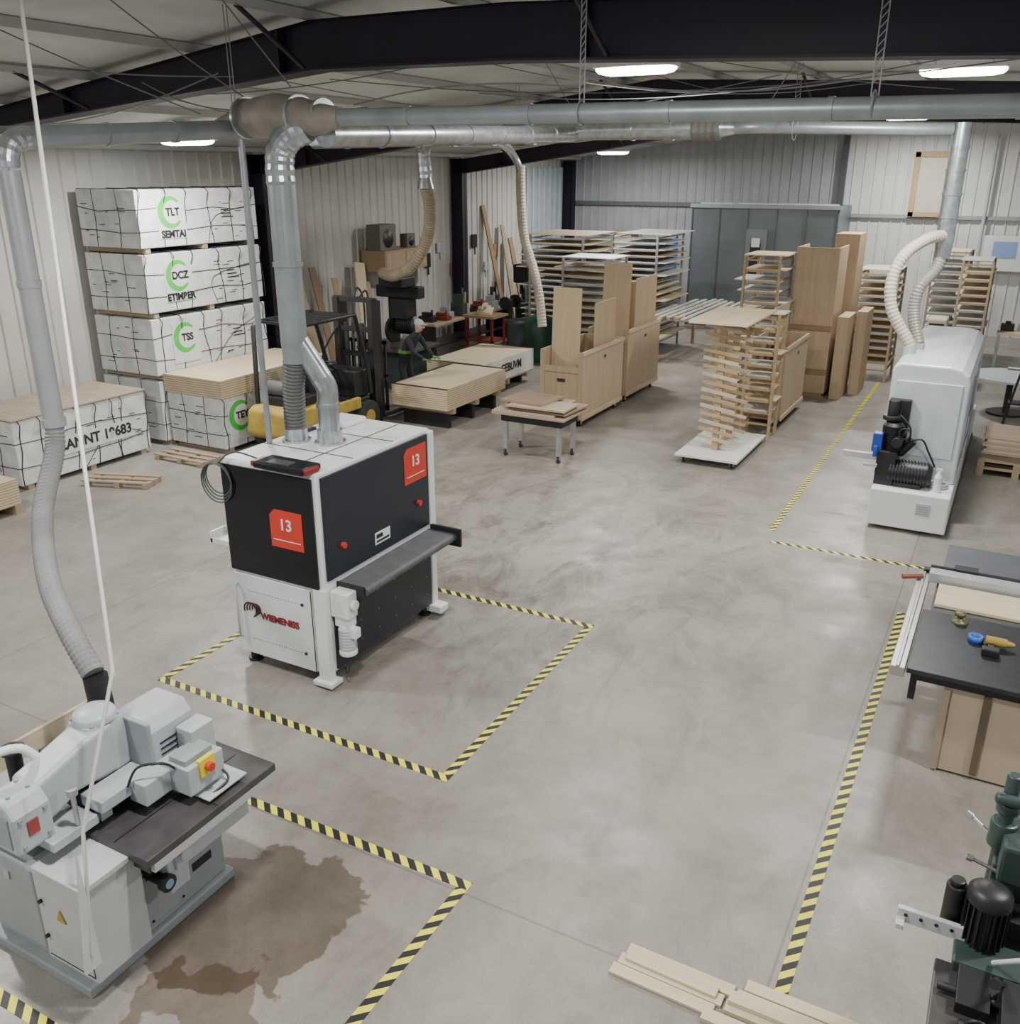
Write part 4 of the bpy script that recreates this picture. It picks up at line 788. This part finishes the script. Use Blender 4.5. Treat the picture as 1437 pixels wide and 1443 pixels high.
shelfrack((-8.9,20.6,0),1.1,1.2,2.6,14,'narrow rack loaded with pale panels',STEEL(),.2)
shelfrack((-4.6,19.6,0),.7,1.1,2.9,13,'wooden slat rack with thin panels and board on top',LUMB())
shelfrack((-2.75,22.6,0),.8,1.2,2.45,14,'wooden slat rack holding thin brown panels',PALW(),.05)
shelfrack((-1.6,26.5,0),.8,1.3,2.6,12,'dark wooden slat rack by the light siding',PALW(),.05)
shelfrack((-.9,24.2,0),.6,1.2,2.6,14,'wooden slat rack beyond the moulder',PALW(),.05)
shelfrack((-3.75,16.3,0),.5,.5,2.2,10,'small slat rack with panels beside the drying rack',LUMB(),.1)
T=thing('lumber_trestle','low trestle carrying long grey slats','trestle',(-7.0,23.4,0))
for y in(-1.5,1.5):
    mk('trestle_bar',B().box(-.85,.85,y-.05,y+.05,1.05,1.15),LUMB(),T)
    for x in(-.75,.75):mk('trestle_leg',B().box(x-.04,x+.04,y-.04,y+.04,0,1.05),LUMB(),T)
for k in range(8):
    solo('painted_lath','long grey white painted wooden lath on a trestle','board',B().box(-.045,.045,-1.9,1.9,0,.03),mat('grey_lath',(.45,.45,.43),.6),(-7.75+k*.2,23.3+random.uniform(-.25,.25),1.151),rz=random.uniform(-.01,.01),group='painted laths')
# spray booth
L=(-6.85,29,0);T=thing('spray_booth','grey sheet metal booth with door against the rear siding','booth',L)
mk('booth_body',B(L).box(-9,-4.75,28,29.9,0,3.55),mat('booth_grey',(.15,.165,.18),.4,.35,.12,1),T,bevel=.02)
b=B(L)
for k in range(6):b.box(-9+k*.84,-8.97+k*.84,27.98,28.0,0,3.55)
mk('panel_seams',b,mat('booth_seam',(.08,.09,.10),.5),T)
mk('booth_trim',B(L).box(-9.05,-4.7,27.95,28.02,3.47,3.58),MGREY(),T)
dd=mk('booth_door',B(L).box(-7.3,-6.7,27.93,27.98,.1,2.9),mat('booth_door_grey',(.18,.20,.21),.4),T);mk('door_window',B(L).box(-7.15,-6.85,27.91,27.93,1.6,2.5),BLACK(),dd);mk('door_notice',B(L).box(-7.12,-6.88,27.9,27.91,2.4,2.65),WHITE(),dd)
for k in range(5):solo('roof_board','white board lying on the booth roof','board',B().box(-.5,.5,-.12,.12,0,.04),WPNT(),(-8.4+k*.75,28.6+.28*(k%2),3.552),rz=.1*(k%3),group='boards on booth')
T=thing('wooden_window_frame','light oak window frame hung on the white siding','frame',(-2.65,29.9,3.25))
mk('frame_rails',B().box(-.55,.55,-.05,.03,0,.14).box(-.55,.55,-.05,.03,1.6,1.75).box(-.55,-.4,-.05,.03,0,1.75).box(.4,.55,-.05,.03,0,1.75),wood('oak_frame',(.42,.29,.15),'z'),T,bevel=.01)
mk('pane',B().box(-.4,.4,-.01,.01,.14,1.6),mat('frosted_pane',(.5,.47,.40),.5),T)
T=thing('white_notice_board','white notice board with blue heading on the siding','notice board',(-.55,29.85,1.85))
mk('board',B().box(-.55,.55,-.03,.03,0,.95),WHITE(),T,bevel=.01);mk('poster',B().box(-.3,.3,-.04,-.03,.35,.8),mat('poster_blue',(.25,.35,.6),.5),T)
solo('conduit_pipe','vertical grey conduit fixed to the white siding','pipe',B().cyl((-1.2,29.9,0),(-1.2,29.9,5.4),.05),LGREY())
# ---------------------------------------------------------------- left wall items
T=thing('wall_shelf','brown wooden wall shelf cabinet','shelf',(-13.75,19.3,2.2));mk('shelf_box',B().box(-.35,.35,-.85,.95,0,.5),wood('shelf_brown',(.34,.24,.14),'y'),T,bevel=.01);mk('shelf_doors',B().box(.35,.36,-.8,-.02,.05,.45).box(.35,.36,.03,.9,.05,.45),PALW(),T)
mk('bracket',B().box(-.35,.2,-.7,-.66,-.4,0),STEEL(),T);mk('bracket',B().box(-.35,.2,.7,.74,-.4,0),STEEL(),T)
for y,s in((18.75,.33),(19.85,.18)):
    T=thing('loudspeaker','dark loudspeaker box standing on the wall shelf','speaker',(-13.7,y,2.7));mk('speaker_box',B().box(-s*.6,s*.6,-s,s,0,s*1.8),mat('speaker_box',(.13,.12,.10),.6),T,bevel=.01);mk('speaker_cone',B().lathe((s*.6,0,s*.8),[(s*.65,.0),(s*.6,.015),(s*.2,-.0),(s*.15,.02)],ax='X'),BLACK(),T)
for k,(y,l,h,ro) in enumerate([(16.0,.14,2.9,4),(16.5,.1,2.5,2),(17.0,.10,2.2,-3),(17.7,.18,2.5,-10),(18.15,.08,2.0,-4),(24.6,.1,3.6,3),(25.2,.1,3.0,-3),(25.8,.12,2.6,2)]):
    o=solo('leaning_board','long plank leaning against the cream siding','board',B().box(-.02,.02,-l,l,0,h),[PALW(),PLYD(),PLYZ(),LUM(),PALW(),PLYD(),PALW(),PLYD()][k],(-13.45,y,0.03),group='leaning boards');o.rotation_euler=(R(ro),-.2,0)
L=(-12.9,21.4,0);T=thing('workbench','cluttered steel workbench along the siding','workbench',L)
mk('bench_top',B(L).box(-13.5,-12.6,19.3,23.4,.85,.92),PALW(),T,bevel=.01)
for y in(19.4,23.2):mk('bench_leg',B(L).box(-13.4,-12.7,y,y+.1,0,.85),BLACK(),T)
mk('bench_shelf',B(L).box(-13.4,-12.7,19.5,23.2,.3,.34),BLACK(),T)
for k in range(9):
    y=19.6+k*.42;h=.16+.4*random.random();sx=.1+.15*random.random()
    q=B().box(-sx,sx,-.12,.12,0,h*.6).box(-sx*.7,sx*.5,-.06,.06,h*.6,h).cyl((sx*.6,0,h*.6),(sx*.6,0,h*1.3),.03)
    solo('tool_box','small tool case standing on the cluttered workbench','tool box',q,[BLACK(),mat('dull_red_steel',(.20,.03,.02),.5),MGREY(),DG(),PALW()][k%5],(-13.0+.15*(k%2),y,.921),bevel=.01,group='tools on workbench')
for k in range(8):
    q=B().box(0,.05,-.10-.03*(k%3),.10,0,.25+.12*(k%2)).cyl((.03,0,-.2),(.03,0,.1),.02)
    solo('wall_tool','dark tool or meter box fixed on the cream siding','tool',q,[MGREY(),BLACK(),LGREY(),PLYD()][k%4],(-14.17,20.8+.62*k,1.7+.35*(k%3)),bevel=.006,group='tools on siding')
T=thing('drill_press','dark green drill press standing on the workshop floor','drill press',(-12.1,23.2,0))
mk('base',B().box(-.3,.3,-.25,.25,0,.1),DG(),T,bevel=.01);mk('column',B().cyl((0,.1,.1),(0,.1,2.0),.06),STEEL(),T);mk('head',B().box(-.2,.2,-.4,.3,1.6,2.1),BLACK(),T,bevel=.05);mk('chuck',B().cyl((0,-.25,1.3),(0,-.25,1.6),.05),BLACK(),T);mk('table',B().cyl((0,-.2,1.0),(0,-.2,1.04),.22),DSTEEL(),T)
T=thing('grinder_stand','black bench grinder on a pedestal beside the bench','grinder',(-12.1,22.3,0))
mk('pedestal',B().cyl((0,0,0),(0,0,1.08),.07).cyl((0,0,0),(0,0,.04),.25),BLACK(),T);mk('grinder',B().cyl((0,-.3,1.15),(0,.3,1.15),.1).cyl((0,-.32,1.15),(0,-.24,1.15),.17).cyl((0,.24,1.15),(0,.32,1.15),.17),BLACK(),T)
T=thing('red_compressor','red low compressor tank on feet near the bench','compressor',(-13.3,26.8,0));mk('tank',B().lathe((0,0,.45),[(.05,-.7),(.28,-.6),(.28,.6),(.05,.7)],ax='Y'),RED(),T);mk('pump',B().box(-.15,.15,-.3,.1,.7,1.1).cyl((0,.3,.7),(0,.3,1.0),.1),BLACK(),T);mk('foot',B().box(-.25,.25,-.5,-.4,0,.25),BLACK(),T);mk('foot',B().box(-.25,.25,.4,.5,0,.25),BLACK(),T)
T=thing('side_table','small brown side table with dark red legs','table',(-11.9,20.6,0));mk('table_top',B().box(-.45,.45,-.4,.4,1.0,1.06),PLYD(),T)
dr_=mat('dull_red_steel',(.20,.03,.02),.5)
for x in(-.37,.37):
    for y in(-.32,.32):mk('leg',B().box(x-.03,x+.03,y-.03,y+.03,0,1),dr_,T)
mk('lower_shelf',B().box(-.4,.4,-.35,.35,.4,.44),dr_,T)
for k in range(5):solo('offcut_block','pale wood offcut piled on the small table','wood block',B().box(-.2,.2,-.06,.06,0,.05),LUM(),(-11.9,20.6-.05+.04*(k%3),1.062+.052*k),rz=.5*k,group='offcuts')
T=thing('waste_bin','round dark grey plastic waste bin','bin',(-11.3,21.2,0));mk('bin_body',B().lathe((0,0,0),[(.24,0),(.3,.8),(.33,.82),(.33,.86),(.29,.86),(.24,.1)]),mat('bin_grey',(.09,.1,.11),.6),T);mk('bin_bag',B().lathe((0,0,.8),[(.3,0),(.335,.05),(.31,.08)]),BLACK(),T)
T=thing('green_machine','dark green cast woodworking machine near the grey bin','woodworking machine',(-12.5,24.6,0));mk('body',B().box(-.5,.5,-.4,.4,0,.9).box(-.35,.3,-.3,.3,.95,1.3),mat('deep_green',(.015,.07,.045),.5),T,bevel=.08,seg=3);mk('table',B().box(-.6,.6,-.5,.5,.9,.95),DSTEEL(),T)
T=thing('green_dust_collector','low green dust collector drum below the cream hose','dust collector',(-10.4,20.7,0));mk('drum',B().lathe((0,0,0),[(.38,0),(.40,.1),(.40,.9),(.32,1.05),(.1,1.15)]),mat('deep_green',(.015,.07,.045),.5),T);mk('inlet',B().cyl((0,0,1.1),(0,0,1.3),.1),BLACK(),T)
o=solo('folded_blue_umbrella','folded blue canvas leaning beside the booth','umbrella',B().lathe((0,0,0),[(.03,0),(.16,.3),(.24,1.6),(.12,2.4),(.02,2.8)]),mat('blue_canvas',(.02,.12,.42),.7),(-9.7,27.2,0.03));o.rotation_euler=(0,.2,0)
T=thing('cart_wheel','black spoked wheel leaning near the racks','wheel',(-10.0,26.2,.76));mk('rim',B().torus((0,0,0),.7,.05,'Y'),BLACK(),T);b=B()
for k in range(8):b.cyl((0,0,0),(.7*math.cos(k*math.pi/4),0,.7*math.sin(k*math.pi/4)),.015,n=6)
mk('spokes',b,BLACK(),T)
for k,(x,y,h) in enumerate([(-13.4,28.5,2.3),(-12.6,28.6,1.8),(-11.6,29.2,2.6),(-10.7,29.2,2.2)]):
    solo('storage_locker','dark metal storage locker by the rear siding','locker',B().box(-.35,.35,-.35,.35,0,h).box(-.33,-.01,-.37,-.35,.05,h-.05).box(.01,.33,-.37,-.35,.05,h-.05).box(-.38,.38,-.38,.38,h,h+.05),[MGREY(),DG(),PALW(),mat('locker_dark',(.08,.09,.1),.5)][k],(x,y,0),bevel=.008,group='rear lockers')
# ---------------------------------------------------------------- right background
T=thing('work_table','wooden topped work table with steel legs','table',(.3,24.6,0));mk('table_top',B().box(-.6,1.2,-.6,.6,.95,1.0),PLYX(),T)
for x in(-.55,1.1):
    for y in(-.5,.5):mk('leg',B().box(x-.03,x+.03,y-.03,y+.03,0,.95),STEEL(),T)
for k in range(4):solo('tool_box','small tool case standing on the work table','tool box',B().box(-.14,.14,-.1,.1,0,.16).box(-.06,.06,-.01,.01,.16,.22),[BLACK(),MGREY(),dr_,PLYD()][k],(-.1+.35*k,24.5+.1*(k%2),1.0),bevel=.01,group='tools on work table')
T=thing('round_table','round pale steel table near the moulder','table',(.15,20.2,0));mk('table_top',B().cyl((0,0,.72),(0,0,.76),.75,n=36),LGREY(),T);mk('pedestal',B().cyl((0,0,.04),(0,0,.72),.06).cyl((0,0,0),(0,0,.04),.35),BLACK(),T)
T=thing('beige_machine','beige cabinet machine with control box near the racks','machine',(-1.25,22.3,0));mk('body',B().box(-.5,.5,-.4,.4,0,1.0).box(-.4,.0,-.3,.3,1.0,1.5),mat('beige_paint',(.48,.44,.36),.5),T,bevel=.04);mk('panel',B().box(-.35,-.05,-.31,-.3,1.1,1.4),BLACK(),T)
for k in range(7):solo('plywood_offcut','warped brown plywood piece in a low pile','board',B().box(-.5,.75,-.5,.5,0,.03),wood('pile%d'%(k%2),[(.36,.28,.21),(.46,.38,.29)][k%2],'x'),(.42,16.1+.03*k,.357+.032*k),rz=.06*(k%3)-.05,group='pile of plywood offcuts')
b=B()
for k in(-.5,0,.5):b.box(k-.05,k+.05,-.5,.5,0,.1)
for k in range(5):b.box(-.55,.7,-.5+k*.23,-.4+k*.23,.1,.13)
for k in(-.5,0,.5):b.box(k-.05,k+.05,-.5,.5,.13,.22)
for k in range(5):b.box(-.55,.7,-.5+k*.23,-.4+k*.23,.22,.25)
b.box(-.5,.7,-.48,.48,.25,.355);solo('wooden_pallet','stacked wooden pallets under plywood pieces','pallet',b,PALW(),(.42,16.15,0))
T=thing('roller_stand','dark thin roller stand beside the moulder','stand',(.35,18.4,0))
for x in(-.25,.25):mk('leg',B().cyl((x,0,0),(x*.3,0,1.2),.02,n=8),BLACK(),T)
mk('roller',B().cyl((-.3,0,1.22),(.3,0,1.22),.035),STEEL(),T);mk('stand_shelf',B().box(-.2,.2,-.15,.15,.6,.63),BLACK(),T)
# ---------------------------------------------------------------- strips on the floor
for k,(x0,x1,y,z,rz) in enumerate([(-1.48,-.85,4.0,0,-.02),(-1.46,-.82,4.09,0,-.02),(-1.44,-.78,4.18,0,-.01),(-1.42,-.86,4.12,.022,-.03),(-.80,.3,4.055,0,.0),(-.76,.3,4.15,0,.0),(-.73,.3,4.245,0,.0),(-.9,.2,3.94,.0,.0),(-.79,.3,4.10,.031,.0)]):
    solo('wood_strip','pale planed wooden strip lying on the concrete floor','wood strip',B().box(0,x1-x0,-.042,.042,0,.021 if k<4 else .03),LUM(),(x0,y,z+.001),rz=rz,bevel=.003,group='loose wood strips')
